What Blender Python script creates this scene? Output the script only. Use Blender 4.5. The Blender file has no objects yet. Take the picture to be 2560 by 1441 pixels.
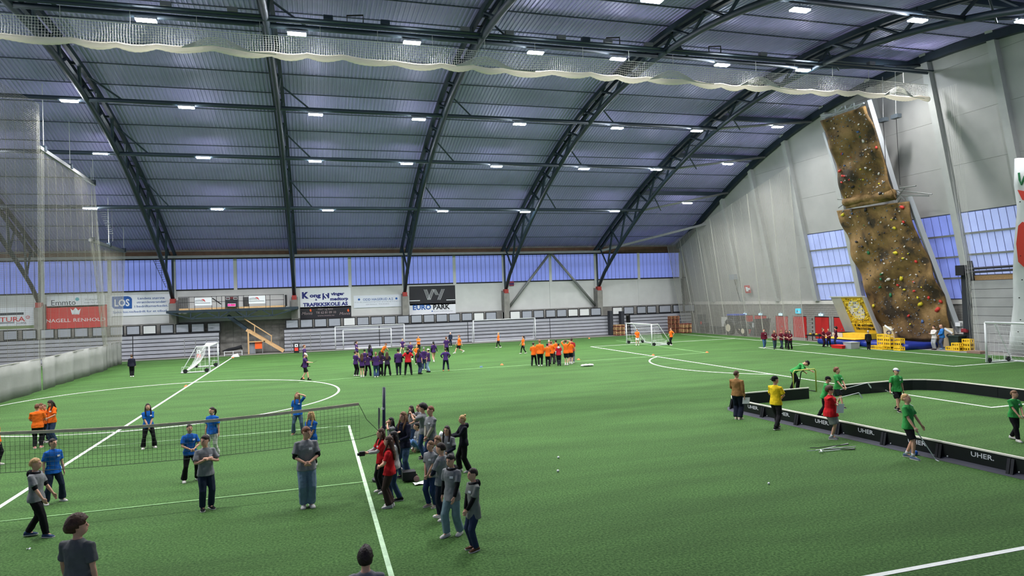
import bpy, bmesh, math, random
import numpy as np
from mathutils import Vector, Matrix
random.seed(7)
scene = bpy.context.scene
COL = scene.collection

# ---------------------------------------------------------------- camera, world, exposure
CAM_H, YAW, PITCH, ROLL, FPX = 4.956, 0.28740, 0.01521, 0.03290, 1673.6
IMG_W, IMG_H = 2560.0, 1441.0
def cam_axes():
    f0 = Vector((math.sin(YAW), math.cos(YAW), 0)); r = Vector((math.cos(YAW), -math.sin(YAW), 0)); u0 = Vector((0, 0, 1))
    f = math.cos(PITCH) * f0 + math.sin(PITCH) * u0
    u = -math.sin(PITCH) * f0 + math.cos(PITCH) * u0
    return math.cos(ROLL) * r - math.sin(ROLL) * u, math.sin(ROLL) * r + math.cos(ROLL) * u, f
CR, CU, CF = cam_axes()
CC = Vector((0, 0, CAM_H))
cam_data = bpy.data.cameras.new('camera'); cam = bpy.data.objects.new('camera', cam_data); COL.objects.link(cam)
cam_data.sensor_fit = 'HORIZONTAL'; cam_data.sensor_width = 36.0; cam_data.lens = 36.0 * FPX / IMG_W
cam_data.clip_start = 0.05; cam_data.clip_end = 400
mw = Matrix((CR, CU, -CF)).transposed().to_4x4(); mw.translation = CC
cam.matrix_world = mw
scene.camera = cam
world = bpy.data.worlds.new('world'); scene.world = world; world.use_nodes = True
world.node_tree.nodes['Background'].inputs[0].default_value = (0.34, 0.40, 0.60, 1)
world.node_tree.nodes['Background'].inputs[1].default_value = 0.9
LAMP_WATT = 780.0
WINDOW_GLOW = 0.64
vs = scene.view_settings
vs.view_transform = 'Standard'; vs.look = 'None'; vs.gamma = 1.0; vs.use_curve_mapping = False; cyc = scene.cycles; cyc.max_bounces = 6; cyc.adaptive_threshold = 0.03; cyc.diffuse_bounces = 3; cyc.glossy_bounces = 2; cyc.transmission_bounces = 3; cyc.caustics_reflective = False; cyc.caustics_refractive = False; vs.exposure = -0.10

# ---------------------------------------------------------------- measuring helpers (a ray of the survey camera met with a real plane)
def ray(x, y): return CF + CR * ((x - IMG_W / 2) / FPX) - CU * ((y - IMG_H / 2) / FPX)
def flo(x, y, z=0.0):
    d = ray(x, y); return CC + d * ((z - CAM_H) / d.z)
def onY(x, y, Y):
    d = ray(x, y); return CC + d * (Y / d.y)
def onX(x, y, X):
    d = ray(x, y); return CC + d * (X / d.x)
def onE(x, y, X0, k, z0=3.6):
    n = Vector((1, 0, k)); d = ray(x, y); return CC + d * ((X0 + k * z0 - n.dot(CC)) / n.dot(d))

# ---------------------------------------------------------------- materials
def lin(c):
    return tuple(((v / 255) / 12.92 if v / 255 <= 0.04045 else ((v / 255 + 0.055) / 1.055) ** 2.4) for v in c)
MATS = {}
def M(name, rgb=(128, 128, 128), rough=0.7, metal=0.0, var=0.0, scale=8.0, bump=0.0, bscale=40.0, emit=0.0, spec=0.4, alpha=1.0):
    """plain procedural surface: colour, a little noise variation, fine bump"""
    if name in MATS: return MATS[name]
    m = bpy.data.materials.new(name); m.use_nodes = True; nt = m.node_tree; b = nt.nodes['Principled BSDF']
    c = lin(rgb)
    b.inputs['Base Color'].default_value = (*c, 1); b.inputs['Roughness'].default_value = rough
    b.inputs['Metallic'].default_value = metal; b.inputs['Specular IOR Level'].default_value = spec
    if var or bump:
        tc = nt.nodes.new('ShaderNodeTexCoord')
    if var:
        n = nt.nodes.new('ShaderNodeTexNoise'); n.inputs['Scale'].default_value = scale; n.inputs['Detail'].default_value = 5
        nt.links.new(tc.outputs['Object'], n.inputs['Vector'])
        r = nt.nodes.new('ShaderNodeValToRGB'); r.color_ramp.elements[0].position = 0.3; r.color_ramp.elements[1].position = 0.72
        r.color_ramp.elements[0].color = (*[v * (1 - var) for v in c], 1); r.color_ramp.elements[1].color = (*[min(1, v * (1 + var)) for v in c], 1)
        nt.links.new(n.outputs['Fac'], r.inputs['Fac']); nt.links.new(r.outputs['Color'], b.inputs['Base Color'])
    if bump:
        n2 = nt.nodes.new('ShaderNodeTexNoise'); n2.inputs['Scale'].default_value = bscale; n2.inputs['Detail'].default_value = 3
        nt.links.new(tc.outputs['Object'], n2.inputs['Vector'])
        bp = nt.nodes.new('ShaderNodeBump'); bp.inputs['Strength'].default_value = bump; bp.inputs['Distance'].default_value = 0.02
        nt.links.new(n2.outputs['Fac'], bp.inputs['Height']); nt.links.new(bp.outputs['Normal'], b.inputs['Normal'])
    if emit:
        b.inputs['Emission Color'].default_value = (*c, 1); b.inputs['Emission Strength'].default_value = emit
    MATS[name] = m
    return m

# ---------------------------------------------------------------- objects
ORG = {}
def link(o, parent=None, at=None):
    COL.objects.link(o)
    if parent is not None:
        o.parent = parent
        if at is not None: o.location = Vector(at) - ORG[parent.name]
        ORG[o.name] = ORG[parent.name] + Vector(o.location)
    else:
        if at is not None: o.location = at
        ORG[o.name] = Vector(o.location)
    return o
def tag(o, label=None, cat=None, group=None, kind=None):
    if label: o['label'] = label
    if cat: o['category'] = cat
    if group: o['group'] = group
    if kind: o['kind'] = kind
    return o
def thing(name, label, cat, loc=(0, 0, 0), group=None):
    o = bpy.data.objects.new(name, None); o.empty_display_size = 0.1
    link(o, None, loc); return tag(o, label, cat, group)
def setting(name, loc=(0, 0, 0)):
    o = bpy.data.objects.new(name, None); link(o, None, loc); return tag(o, kind='structure')
def put(name, mesh, parent=None, at=(0, 0, 0), rot=None):
    """one more object that shares a mesh"""
    o = bpy.data.objects.new(name, mesh); link(o, parent, at)
    if rot: o.rotation_euler = rot
    return o

class MB:
    """collects faces in world coordinates, builds ONE mesh object"""
    def __init__(s): s.v = []; s.f = []
    def add(s, vs, fs):
        k = len(s.v); s.v.extend([tuple(v) for v in vs]); s.f.extend([tuple(i + k for i in f) for f in fs]); return s
    def box(s, a, b):
        (x0, y0, z0), (x1, y1, z1) = a, b
        return s.add([(x0, y0, z0), (x1, y0, z0), (x1, y1, z0), (x0, y1, z0), (x0, y0, z1), (x1, y0, z1), (x1, y1, z1), (x0, y1, z1)],
                     [(0, 3, 2, 1), (4, 5, 6, 7), (0, 1, 5, 4), (1, 2, 6, 5), (2, 3, 7, 6), (3, 0, 4, 7)])
    def hexa(s, q):  # eight corners: bottom four then top four
        return s.add(q, [(0, 3, 2, 1), (4, 5, 6, 7), (0, 1, 5, 4), (1, 2, 6, 5), (2, 3, 7, 6), (3, 0, 4, 7)])
    def slab(s, o, u, v, w):  # oriented box from a corner and three edges
        o, u, v, w = Vector(o), Vector(u), Vector(v), Vector(w)
        return s.hexa([o, o + u, o + u + v, o + v, o + w, o + u + w, o + u + v + w, o + v + w])
    def bar(s, p, q, w, h=None, up=(0, 0, 1)):
        p, q = Vector(p), Vector(q); h = h or w; d = (q - p).normalized(); up = Vector(up)
        if abs(d.dot(up)) > 0.97: up = Vector((0, 1, 0)) if abs(d.y) < 0.9 else Vector((1, 0, 0))
        a = d.cross(up).normalized(); b = a.cross(d).normalized()
        return s.slab(p - a * w / 2 - b * h / 2, a * w, b * h, q - p)
    def cyl(s, p, q, r, n=8, r2=None, cap=True):
        p, q = Vector(p), Vector(q); d = (q - p).normalized(); r2 = r if r2 is None else r2
        a = d.orthogonal().normalized(); b = d.cross(a)
        c = [(math.cos(2 * math.pi * i / n), math.sin(2 * math.pi * i / n)) for i in range(n)]
        vs = [p + (a * x + b * y) * r for x, y in c] + [q + (a * x + b * y) * r2 for x, y in c]
        fs = [(i, (i + 1) % n, n + (i + 1) % n, n + i) for i in range(n)]
        if cap: fs += [tuple(range(n - 1, -1, -1)), tuple(range(n, 2 * n))]
        return s.add(vs, fs)
    def tube(s, pts, r, n=6, closed=False):
        pts = [Vector(p) for p in pts]; m = len(pts); vs = []; fs = []; a = None
        for i, p in enumerate(pts):
            t = (pts[(i + 1) % m] - pts[i - 1]) if closed else (pts[min(i + 1, m - 1)] - pts[max(i - 1, 0)])
            t.normalize()
            a = t.orthogonal().normalized() if a is None else (a - t * a.dot(t)).normalized()
            b = t.cross(a); rr = r[i] if isinstance(r, (list, tuple)) else r
            vs += [p + (a * math.cos(2 * math.pi * j / n) + b * math.sin(2 * math.pi * j / n)) * rr for j in range(n)]
        for i in range(m if closed else m - 1):
            k = (i + 1) % m
            fs += [(i * n + j, i * n + (j + 1) % n, k * n + (j + 1) % n, k * n + j) for j in range(n)]
        if not closed: fs += [tuple(range(n - 1, -1, -1)), tuple(range((m - 1) * n, m * n))]
        return s.add(vs, fs)
    def rings(s, rings, cap=True):
        n = len(rings[0]); k = len(rings); vs = [v for r in rings for v in r]; fs = []
        for i in range(k - 1):
            fs += [(i * n + j, i * n + (j + 1) % n, (i + 1) * n + (j + 1) % n, (i + 1) * n + j) for j in range(n)]
        if cap: fs += [tuple(range(n - 1, -1, -1)), tuple(range((k - 1) * n, k * n))]
        return s.add(vs, fs)
    def grid(s, P, nu, nv):  # P[i*nv+j]
        return s.add(P, [(i * nv + j, (i + 1) * nv + j, (i + 1) * nv + j + 1, i * nv + j + 1) for i in range(nu - 1) for j in range(nv - 1)])
    def ball(s, c, r, n=8, m=6):
        c = Vector(c); r = Vector((r, r, r)) if not hasattr(r, '__len__') else Vector(r)
        R = [[c + Vector((r.x * math.sin(t) * math.cos(2 * math.pi * j / n), r.y * math.sin(t) * math.sin(2 * math.pi * j / n), -r.z * math.cos(t))) for j in range(n)]
             for t in [math.pi * (0.04 + 0.92 * i / (m - 1)) for i in range(m)]]
        return s.rings(R)
    def poly(s, pts, thick):  # flat outline with thickness vector
        n = len(pts); t = Vector(thick); pts = [Vector(p) for p in pts]
        return s.add(pts + [p + t for p in pts], [tuple(range(n - 1, -1, -1)), tuple(range(n, 2 * n))] + [(i, (i + 1) % n, n + (i + 1) % n, n + i) for i in range(n)])
    def mesh(s, name, mat, org=(0, 0, 0), smooth=False):
        me = bpy.data.meshes.new(name); o = Vector(org)
        v = np.array(s.v, dtype=np.float64).reshape(-1, 3) - np.array(o)
        me.from_pydata(v.tolist(), [], s.f); me.materials.append(mat)
        if smooth: me.shade_smooth()
        me.update(); return me
    def build(s, name, mat, parent=None, smooth=False, label=None):
        if parent is not None:
            o = bpy.data.objects.new(name, s.mesh(name, mat, ORG[parent.name], smooth)); link(o, parent, ORG[parent.name])
        else:
            v = np.array(s.v); c = (v.min(0) + v.max(0)) / 2; c[2] = v[:, 2].min()
            o = bpy.data.objects.new(name, s.mesh(name, mat, c, smooth)); link(o, None, c)
        if label: o['label'] = label
        return o

_font_cache = {}
def text(name, body, at, right, up, height, mat, parent, width=None, depth=0.004, shear=0.0, bold=0.0, align='CENTER'):
    """lettering as a thin mesh: centred on `at`, `height` = capital height"""
    cu = bpy.data.curves.new('lettering', 'FONT'); cu.body = body; cu.align_x = align; cu.align_y = 'CENTER'; cu.size = 1.0
    cu.extrude = 0.0; cu.shear = shear; cu.offset = bold; cu.resolution_u = 2
    t = bpy.data.objects.new('lettering', cu); COL.objects.link(t)
    me = bpy.data.meshes.new_from_object(t.evaluated_get(bpy.context.evaluated_depsgraph_get()))
    bpy.data.objects.remove(t)
    n = len(me.vertices); v = np.zeros(n * 3); me.vertices.foreach_get('co', v); v = v.reshape(-1, 3)
    if n == 0: return None
    w = v[:, 0].max() - v[:, 0].min(); cx = (v[:, 0].max() + v[:, 0].min()) / 2
    s = height / 0.69; sx = s if width is None else width / w
    if align == 'LEFT': cx = v[:, 0].min()
    yc = (v[:, 1].max() + v[:, 1].min()) / 2
    right = Vector(right).normalized(); up = Vector(up).normalized(); nr = right.cross(up)
    loc = Vector(at) - ORG[parent.name] + nr * depth
    P = np.outer((v[:, 0] - cx) * sx, np.array(right)) + np.outer((v[:, 1] - yc) * s, np.array(up)) + np.array(loc)
    me.vertices.foreach_set('co', P.ravel()); me.materials.clear(); me.materials.append(mat); me.update(); me.name = name
    o = bpy.data.objects.new(name, me); link(o, parent, ORG[parent.name]); return o

def arc_z(Y, kind='roof'):
    q = abs(Y - 38.55)
    if kind == 'low': return 20.36 - 0.0096 * q * q
    zu = 21.45 - 0.00822 * q * q + 5.84e-7 * q ** 4
    return zu + 0.45 + (0.55 * ((q - 30) / 9.0) ** 2 if q > 30 else 0.0) if kind == 'roof' else zu
# ================================================================ THE SETTING
Y_WALL, Y_SEAT, X_END = 77.6, 76.0, 47.2
TRUSS_X = [-26.1, -14.1, -2.1, 9.9, 21.9, 33.9]
END_K = 0.2
def end_x(z): return 47.3 - END_K * (z - 3.6)
m_white = M('white_paint', (206, 206, 200), 0.75, var=0.04, scale=1.5)
m_wallpanel = M('wall_panel_white', (196, 197, 192), 0.6, var=0.05, scale=0.9, bump=0.05, bscale=6)
m_endpanel = M('end_wall_board', (168, 168, 164), 0.8, var=0.06, scale=0.7, bump=0.15, bscale=25)
m_conc = M('concrete', (128, 126, 120), 0.9, var=0.18, scale=1.8, bump=0.3, bscale=30)
m_concd = M('concrete_floor', (124, 122, 117), 0.9, var=0.12, scale=1.2, bump=0.2, bscale=30)
m_steel_dark = M('dark_green_steel', (34, 48, 58), 0.5, 0.1, var=0.12, scale=3)
m_steel_grey = M('grey_steel', (132, 134, 132), 0.5, 0.2, var=0.06, scale=4)
m_black = M('black_paint', (20, 21, 25), 0.6)
m_alu = M('white_aluminium', (205, 208, 208), 0.4, 0.1)
m_wood = M('pale_timber', (196, 158, 112), 0.7, var=0.15, scale=12)

# ---- floor: turf, apron, painted lines
def turf_material():
    m = bpy.data.materials.new('artificial_turf'); m.use_nodes = True; nt = m.node_tree; b = nt.nodes['Principled BSDF']
    tc = nt.nodes.new('ShaderNodeTexCoord')
    def noise(scale, detail=4, vec=None, stretch=None):
        n = nt.nodes.new('ShaderNodeTexNoise'); n.inputs['Scale'].default_value = scale; n.inputs['Detail'].default_value = detail
        if stretch:
            mp = nt.nodes.new('ShaderNodeMapping'); mp.inputs['Scale'].default_value = stretch
            nt.links.new(tc.outputs['Object'], mp.inputs['Vector']); nt.links.new(mp.outputs['Vector'], n.inputs['Vector'])
        else: nt.links.new(tc.outputs['Object'], n.inputs['Vector'])
        return n
    def ramp(n, p0, p1, c0, c1):
        r = nt.nodes.new('ShaderNodeValToRGB'); r.color_ramp.elements[0].position = p0; r.color_ramp.elements[1].position = p1
        r.color_ramp.elements[0].color = (*c0, 1); r.color_ramp.elements[1].color = (*c1, 1); nt.links.new(n.outputs['Fac'], r.inputs['Fac']); return r
    def mul(a, b2, f=1.0):
        x = nt.nodes.new('ShaderNodeMixRGB'); x.blend_type = 'MULTIPLY'; x.inputs['Fac'].default_value = f
        nt.links.new(a.outputs[0], x.inputs[1]); nt.links.new(b2.outputs[0], x.inputs[2]); return x
    fine = ramp(noise(20, 8), 0.34, 0.70, lin((39, 76, 27)), lin((83, 118, 62)))
    blades = ramp(noise(80, 3), 0.30, 0.62, (0.55, 0.55, 0.55), (1.15, 1.15, 1.15))
    lanes = ramp(noise(0.55, 3, stretch=(0.35, 1.6, 1)), 0.35, 0.68, (0.78, 0.78, 0.76), (1.06, 1.06, 1.06))
    c = mul(mul(fine, blades), lanes)
    nt.links.new(c.outputs[0], b.inputs['Base Color'])
    b.inputs['Roughness'].default_value = 0.85; b.inputs['Specular IOR Level'].default_value = 0.15
    bp = nt.nodes.new('ShaderNodeBump'); bp.inputs['Strength'].default_value = 0.5; bp.inputs['Distance'].default_value = 0.03
    nt.links.new(noise(30, 4).outputs['Fac'], bp.inputs['Height']); nt.links.new(bp.outputs['Normal'], b.inputs['Normal'])
    return m
floor = MB().add([(-45, -2, 0), (44.3, -2, 0), (44.3, 73.5, 0), (-45, 73.5, 0)], [(0, 1, 2, 3)]).build('floor', turf_material())
floor.data.name = 'floor'; tag(floor, kind='structure')
ap = MB(); ap.box((-45, 73.5, -0.2), (48.2, 78, -0.004)); ap.build('apron_slab', m_concd, floor)
MB().box((44.3, -2, -0.2), (48.2, 73.5, -0.004)).build('apron_slab', m_concd, floor)
m_line = M('white_line_fibre', (222, 226, 220), 0.85, var=0.08, scale=14)
m_line2 = M('faint_line_fibre', (138, 184, 122), 0.9, var=0.25, scale=3)
m_line3 = M('volleyball_line_fibre', (176, 206, 170), 0.9, var=0.2, scale=6)
def strip(name, pts, w, mat, z=0.004):
    mb = MB(); pts = [Vector((p[0], p[1], z)) for p in pts]; L = []
    for i, p in enumerate(pts):
        t = (pts[min(i + 1, len(pts) - 1)] - pts[max(i - 1, 0)]).normalized(); n = Vector((-t.y, t.x, 0)) * w / 2
        L += [p + n, p - n]
    mb.add(L, [(2 * i, 2 * i + 1, 2 * i + 3, 2 * i + 2) for i in range(len(pts) - 1)])
    return mb.build(name, mat, floor)
def ring(cx, cy, r, a0, a1, n=48): return [(cx + r * math.cos(a0 + (a1 - a0) * i / n), cy + r * math.sin(a0 + (a1 - a0) * i / n)) for i in range(n + 1)]
GX, PY0, PY1, HX = 41.85, 9.35, 71.1, -7.93
PYC = (PY0 + PY1) / 2
strip('touch_line', [(-45, PY1), (GX, PY1)], 0.11, m_line2); strip('touch_line', [(-45, PY0), (GX, PY0)], 0.12, m_line, 0.006)
strip('goal_line', [(GX, PY0), (GX, PY1)], 0.12, m_line)
strip('halfway_line', [(HX, PY0), (HX, PY1)], 0.13, m_line, 0.008)
strip('centre_circle', ring(HX, PYC, 9.15, 0, 2 * math.pi, 90), 0.12, m_line)
strip('penalty_box_line', [(GX, PYC + 20.05), (25.6, PYC + 20.05), (25.6, PYC - 20.05), (GX, PYC - 20.05)][:2], 0.12, m_line)
strip('penalty_box_line', [(25.6, PYC + 20.1), (25.6, PYC - 20.1)], 0.12, m_line); strip('penalty_box_line', [(25.6, PYC - 20.05), (GX, PYC - 20.05)], 0.12, m_line)
strip('goal_box_line', [(GX, PYC + 9.15), (36.6, PYC + 9.15)], 0.12, m_line); strip('goal_box_line', [(36.6, PYC + 9.2), (36.6, PYC - 9.2)], 0.12, m_line)
strip('goal_box_line', [(36.6, PYC - 9.15), (GX, PYC - 9.15)], 0.12, m_line)
aa = math.acos((30.85 - 25.6) / 9.15); strip('penalty_arc', ring(31.6, PYC, 9.15, math.pi - math.acos(6.0 / 9.15), math.pi + math.acos(6.0 / 9.15), 40), 0.12, m_line)
strip('volleyball_line', [(1.2, 10.0), (1.2, 28.1)], 0.10, m_line3, 0.007); strip('volleyball_line', [(HX, 28.05), (1.2, 28.05)], 0.07, m_line3, 0.007)
strip('volleyball_line', [(-8.5, 19.0), (1.2, 19.08)], 0.05, m_line2, 0.006)
strip('small_pitch_line', [flo(748, 957)[:2], flo(1000, 935)[:2], flo(1440, 905)[:2], flo(1765, 882.5)[:2]], 0.10, m_line2, 0.005)
strip('small_pitch_line', [flo(1540, 852)[:2], flo(1765, 882.5)[:2]], 0.09, m_line2, 0.005)

# ---- far wall
wall = setting('wall_far', (8, Y_WALL, 0))
m_fascia = M('brown_fascia', (104, 78, 60), 0.8, var=0.2, scale=2)
MB().box((-45, Y_WALL, 0), (49, Y_WALL + 0.3, 3.5)).build('concrete_base', m_conc, wall)
MB().box((-45, Y_WALL + 0.12, 3.5), (49, Y_WALL + 0.3, 12.6)).build('backing', m_conc, wall)
MB().box((-45, Y_WALL - 0.05, 10.28), (47, Y_WALL + 0.1, 11.0)).build('fascia_board', m_fascia, wall)
MB().box((-45, Y_WALL - 0.06, 6.86), (48.0, Y_WALL + 0.1, 7.0)).build('window_sill', m_black, wall)
MB().box((-45, Y_WALL - 0.02, 10.18), (47.2, Y_WALL + 0.1, 10.3)).build('window_head', m_black, wall)
for i in range(13):
    x0 = -32.1 + 6 * i; x1 = min(x0 + 6, 47.6)
    MB().box((x0 + 0.02, Y_WALL - 0.03, 3.52), (x1 - 0.02, Y_WALL + 0.12, 6.86)).build('wall_panel', m_wallpanel, wall)
    if True:
        MB().box((x0 - 0.17 + 6, Y_WALL - 0.10, 3.5), (x0 + 0.17 + 6, Y_WALL - 0.035, 10.2)).build('mullion_post', m_wallpanel, wall)
# concrete wall boards seen between the two banks of seats
for i in range(9):
    for j in range(3):
        x0 = -10.0 + 0.78 * i; z0 = 0.02 + 1.16 * j
        MB().box((x0 + 0.012, Y_WALL - 0.04, z0 + 0.01), (x0 + 0.768, Y_WALL + 0.02, z0 + 1.15)).build('concrete_panel', m_conc, wall)
for k, x in enumerate(TRUSS_X):
    MB().hexa([(x - 0.34, 76.45, 0), (x + 0.34, 76.45, 0), (x + 0.34, Y_WALL, 0), (x - 0.34, Y_WALL, 0),
               (x - 0.34, 76.35, 5.55), (x + 0.34, 76.35, 5.55), (x + 0.34, Y_WALL, 5.9), (x - 0.34, Y_WALL, 5.9)]).build('concrete_pier', m_conc, wall)
# windows of the far wall
def pane_material(name, rgb, glow):
    m = M(name, rgb, 0.35, emit=glow, var=0.10, scale=0.8); nt = m.node_tree; b = nt.nodes['Principled BSDF']
    for l in list(nt.links):
        if l.to_socket == b.inputs['Base Color']: nt.links.new(l.from_socket, b.inputs['Emission Color'])
    b.inputs['Emission Strength'].default_value = glow
    return m
m_pane = pane_material('dusk_polycarbonate', (118, 132, 202), WINDOW_GLOW)
m_rib = M('window_rib', (70, 80, 116), 0.6)
pane_me = MB().box((-0.232, -0.02, 0), (0.232, 0.02, 3.16)).mesh('pane', m_pane)
n_win = 0
for i in range(13):
    x0 = -32.1 + 6 * i; n_win += 1
    w = setting('window_%d' % n_win, (x0, Y_WALL, 7.0))
    MB().box((x0, Y_WALL + 0.02, 7.0), (x0 + 6, Y_WALL + 0.1, 10.2)).build('frame', m_rib, w)
    for j in range(11):
        xc = x0 + 0.16 + 0.5455 * (j + 0.5) * (5.72 / 6.0) + 0.0
        if xc < 47.4: put('pane', pane_me, w, (xc, Y_WALL + 0.0, 7.01))

# ---- end wall: block base, ledge, leaning boards, posts
endw = setting('wall_end', (47.2, 50, 0))
ledge_z0, ledge_z1 = 3.38, 3.72
MB().box((X_END + 0.1, 38.4, 0), (X_END + 0.5, 78, ledge_z0)).build('base_core', m_conc, endw)
MB().box((X_END - 0.1, 38.4, ledge_z0), (X_END + 0.5, 78, ledge_z1)).build('ledge_beam', M('ledge_white', (196, 194, 186), 0.7, var=0.05, scale=2), endw)
POST_Y = [72.0, 66.0, 60.1, 54.3, 48.7, 43.4, 38.2, 33.2, 27.5]
ZT = 23.0
def end_slab(mb, y0, y1, z0, z1, t0, t1):
    """leaning box on the end wall between depths t0 (inwards) and t1"""
    return mb.hexa([(end_x(z0) - t0, y0, z0), (end_x(z0) + t1, y0, z0), (end_x(z0) + t1, y1, z0), (end_x(z0) - t0, y1, z0),
                    (end_x(z1) - t0, y0, z1), (end_x(z1) + t1, y0, z1), (end_x(z1) + t1, y1, z1), (end_x(z1) - t0, y1, z1)])
end_slab(MB(), 10, 78, 3.6, ZT, -0.06, 0.4).build('backing', m_endpanel, endw)
ys = [78.0] + POST_Y + [20.0]
for a, b in zip(ys[:-1], ys[1:]):
    wins = (b > 38 and a < 55)
    z = 3.72
    for z1 in ([10.2, 13.6, 17.0, 20.4, ZT] if wins or b == 33.2 else [7.0, 10.2, 13.6, 17.0, 20.4, ZT]):
        if not ((wins or b == 33.2) and z1 == 10.2):
            end_slab(MB(), b + 0.01, a - 0.01, z + 0.015, z1, 0.0, 0.06).build('wall_board', m_endpanel, endw)
        z = z1
for y in POST_Y:
    end_slab(MB(), y - 0.26, y + 0.26, 3.7, ZT, 0.42, 0.05).build('leaning_post', M('post_grey', (168, 170, 166), 0.8, var=0.05, scale=2), endw)
m_pane2 = pane_material('dusk_polycarbonate_pale', (148, 160, 204), WINDOW_GLOW * 1.05)
def end_window(y0, y1, z0, z1, rows, cols, mat):
    global n_win
    n_win += 1
    w = setting('window_%d' % n_win, (end_x(z0), y0, z0))
    end_slab(MB(), y0, y1, z0, z1, 0.0, 0.05).build('frame', m_rib, w)
    for r in range(rows):
        za, zb = z0 + (z1 - z0) * r / rows, z0 + (z1 - z0) * (r + 1) / rows
        for c in range(cols):
            ya, yb = y0 + (y1 - y0) * c / cols, y0 + (y1 - y0) * (c + 1) / cols
            end_slab(MB(), ya + 0.03, yb - 0.03, za + 0.05, zb - 0.05, 0.03, 0.0).build('pane', mat, w)
        if r: end_slab(MB(), y0, y1, za - 0.07, za + 0.07, 0.12, 0.0).build('transom', m_steel_grey, w)
end_window(48.96, 54.04, 3.76, 10.18, 4, 7, m_pane2)
end_window(43.66, 48.44, 3.76, 10.18, 4, 7, m_pane)
end_window(38.46, 43.14, 3.76, 10.18, 4, 7, m_pane)
end_window(33.46, 37.94, 5.5, 10.18, 3, 8, m_pane2)
end_slab(MB(), 33.4, 37.95, 5.1, 5.5, 0.15, 0.0).build('window_ledge', m_wood, endw)
# blocks of the base (the nearest ones singly, the far ones joined)
m_block = M('grey_block', (134, 132, 126), 0.9, var=0.14, scale=2.5, bump=0.3, bscale=40)
DOORS = [(64.5, 66.9), (62.2, 64.3), (58.75, 60.7), (56.0, 58.0), (52.95, 54.85), (50.4, 52.35)]
blk = MB().box((-0.14, -0.245, 0), (0.02, 0.245, 0.185)).mesh('block', m_block)
far = MB(); nblk = 0; near = []
for r in range(17):
    z = 0.01 + 0.198 * r
    for c in range(78):
        y = 38.75 + 0.5 * c + (0.25 if r % 2 else 0)
        if y > 77: continue
        if z < 2.16 and any(a - 0.24 < y < b + 0.24 for a, b in DOORS): continue
        if z + 0.19 > ledge_z0: continue
        near.append((y, z))
vis = [q for q in near if (q[0] < 41.5 and q[1] > 0.2) or (q[0] > 48.5 and q[0] < 62 and q[1] > 2.1)]
vis = vis[:300]; sv = set(vis)
for y, z in vis: put('block', blk, endw, (X_END + 0.1, y, z))
for y, z in near:
    if (y, z) not in sv: far.box((X_END - 0.04, y - 0.245, z), (X_END + 0.12, y + 0.245, z + 0.185))
tag(far.build('block_courses', m_block, endw), kind='stuff')
# red doors
m_red = M('red_door_paint', (176, 34, 34), 0.45, var=0.06, scale=2)
for i, (a, b) in enumerate(DOORS):
    d = setting('door_%d' % (i + 1), (X_END, (a + b) / 2, 0))
    MB().box((X_END + 0.02, a, 0.0), (X_END + 0.1, b, 2.15)).build('door_frame', M('door_frame_dark', (70, 30, 30), 0.6), d)
    for j0, j1 in ((a - .27, a - .02), (b + .02, b + .27)): MB().box((X_END - .03, j0, 0), (X_END + .1, j1, 2.18)).build('jamb', m_block, d)
    mid = (a + b) / 2
    for y0, y1 in ((a + 0.05, mid - 0.01), (mid + 0.01, b - 0.05)):
        MB().box((X_END - 0.03, y0, 0.03), (X_END + 0.03, y1, 2.1)).build('door_leaf', m_red, d)
    MB().box((X_END - 0.09, mid - 0.12, 0.98), (X_END - 0.03, mid - 0.04, 1.1)).build('handle', m_steel_grey, d)
# wide concrete plank wall at the right
plank = setting('wall_right', (46.6, 34, 0))
m_plank = M('grey_plank_wall', (142, 144, 142), 0.85, var=0.12, scale=0.8, bump=0.2, bscale=12)
for i in range(8):
    z0 = 0.02 + 0.64 * i
    MB().box((46.45, 24, z0), (46.75, 37.75, z0 + 0.615)).build('concrete_plank', m_plank, plank)
MB().box((46.6, 24, 0), (47.3, 38.0, 5.15)).build('core', M('plank_gap', (70, 72, 72), 0.9), plank)
MB().box((46.35, 37.75, 0), (47.2, 38.45, 6.6)).build('corner_post', M('dark_corner', (40, 44, 48), 0.7), plank)
MB().cyl((46.2, 38.1, 6.0), (46.05, 28, 6.1), 0.09).build('heater_pipe', M('dark_pipe', (48, 48, 56), 0.5), plank)
MB().cyl((46.2, 38.1, 5.75), (46.05, 28, 5.85), 0.09).build('heater_pipe', MATS['dark_pipe'], plank)
MB().box((46.0, 37.9, 5.55), (46.5, 38.6, 6.3)).build('heater_head', m_black, plank)

# ---- roof of ribbed steel sheets
roof = setting('ceiling', (0, 38.55, 22))
def roof_material():
    m = M('ribbed_steel_sheet', (170, 162, 216), 0.45, 0.1, var=0.08, scale=0.35)
    return m
m_roof = roof_material()
m_joint = M('roof_joint', (62, 70, 84), 0.6)
pts = [(77.9, arc_z(77.9))]; CH = 2.82
while pts[-1][0] > -3:
    y, z = pts[-1]; dy = CH
    for _ in range(20):
        z2 = arc_z(y - dy); L = math.hypot(dy, z2 - z); dy *= CH / L
    pts.append((y - dy, arc_z(y - dy)))
rib = MB(); per = 0.27; n = int(83 / per); prof = []
for i in range(n):
    x = -36.5 + i * per
    prof += [(x, 0), (x + per * 0.40, 0), (x + per * 0.52, 0.055), (x + per * 0.88, 0.055)]
P = [(x, 0.0, z) for x, z in prof] + [(x, CH * 1.012, z - 0.035) for x, z in prof]
k = len(prof); rib.add(P, [(i, k + i, k + i + 1, i + 1) for i in range(k - 1)])
rib_me = rib.mesh('roof_sheet', m_roof)
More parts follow.
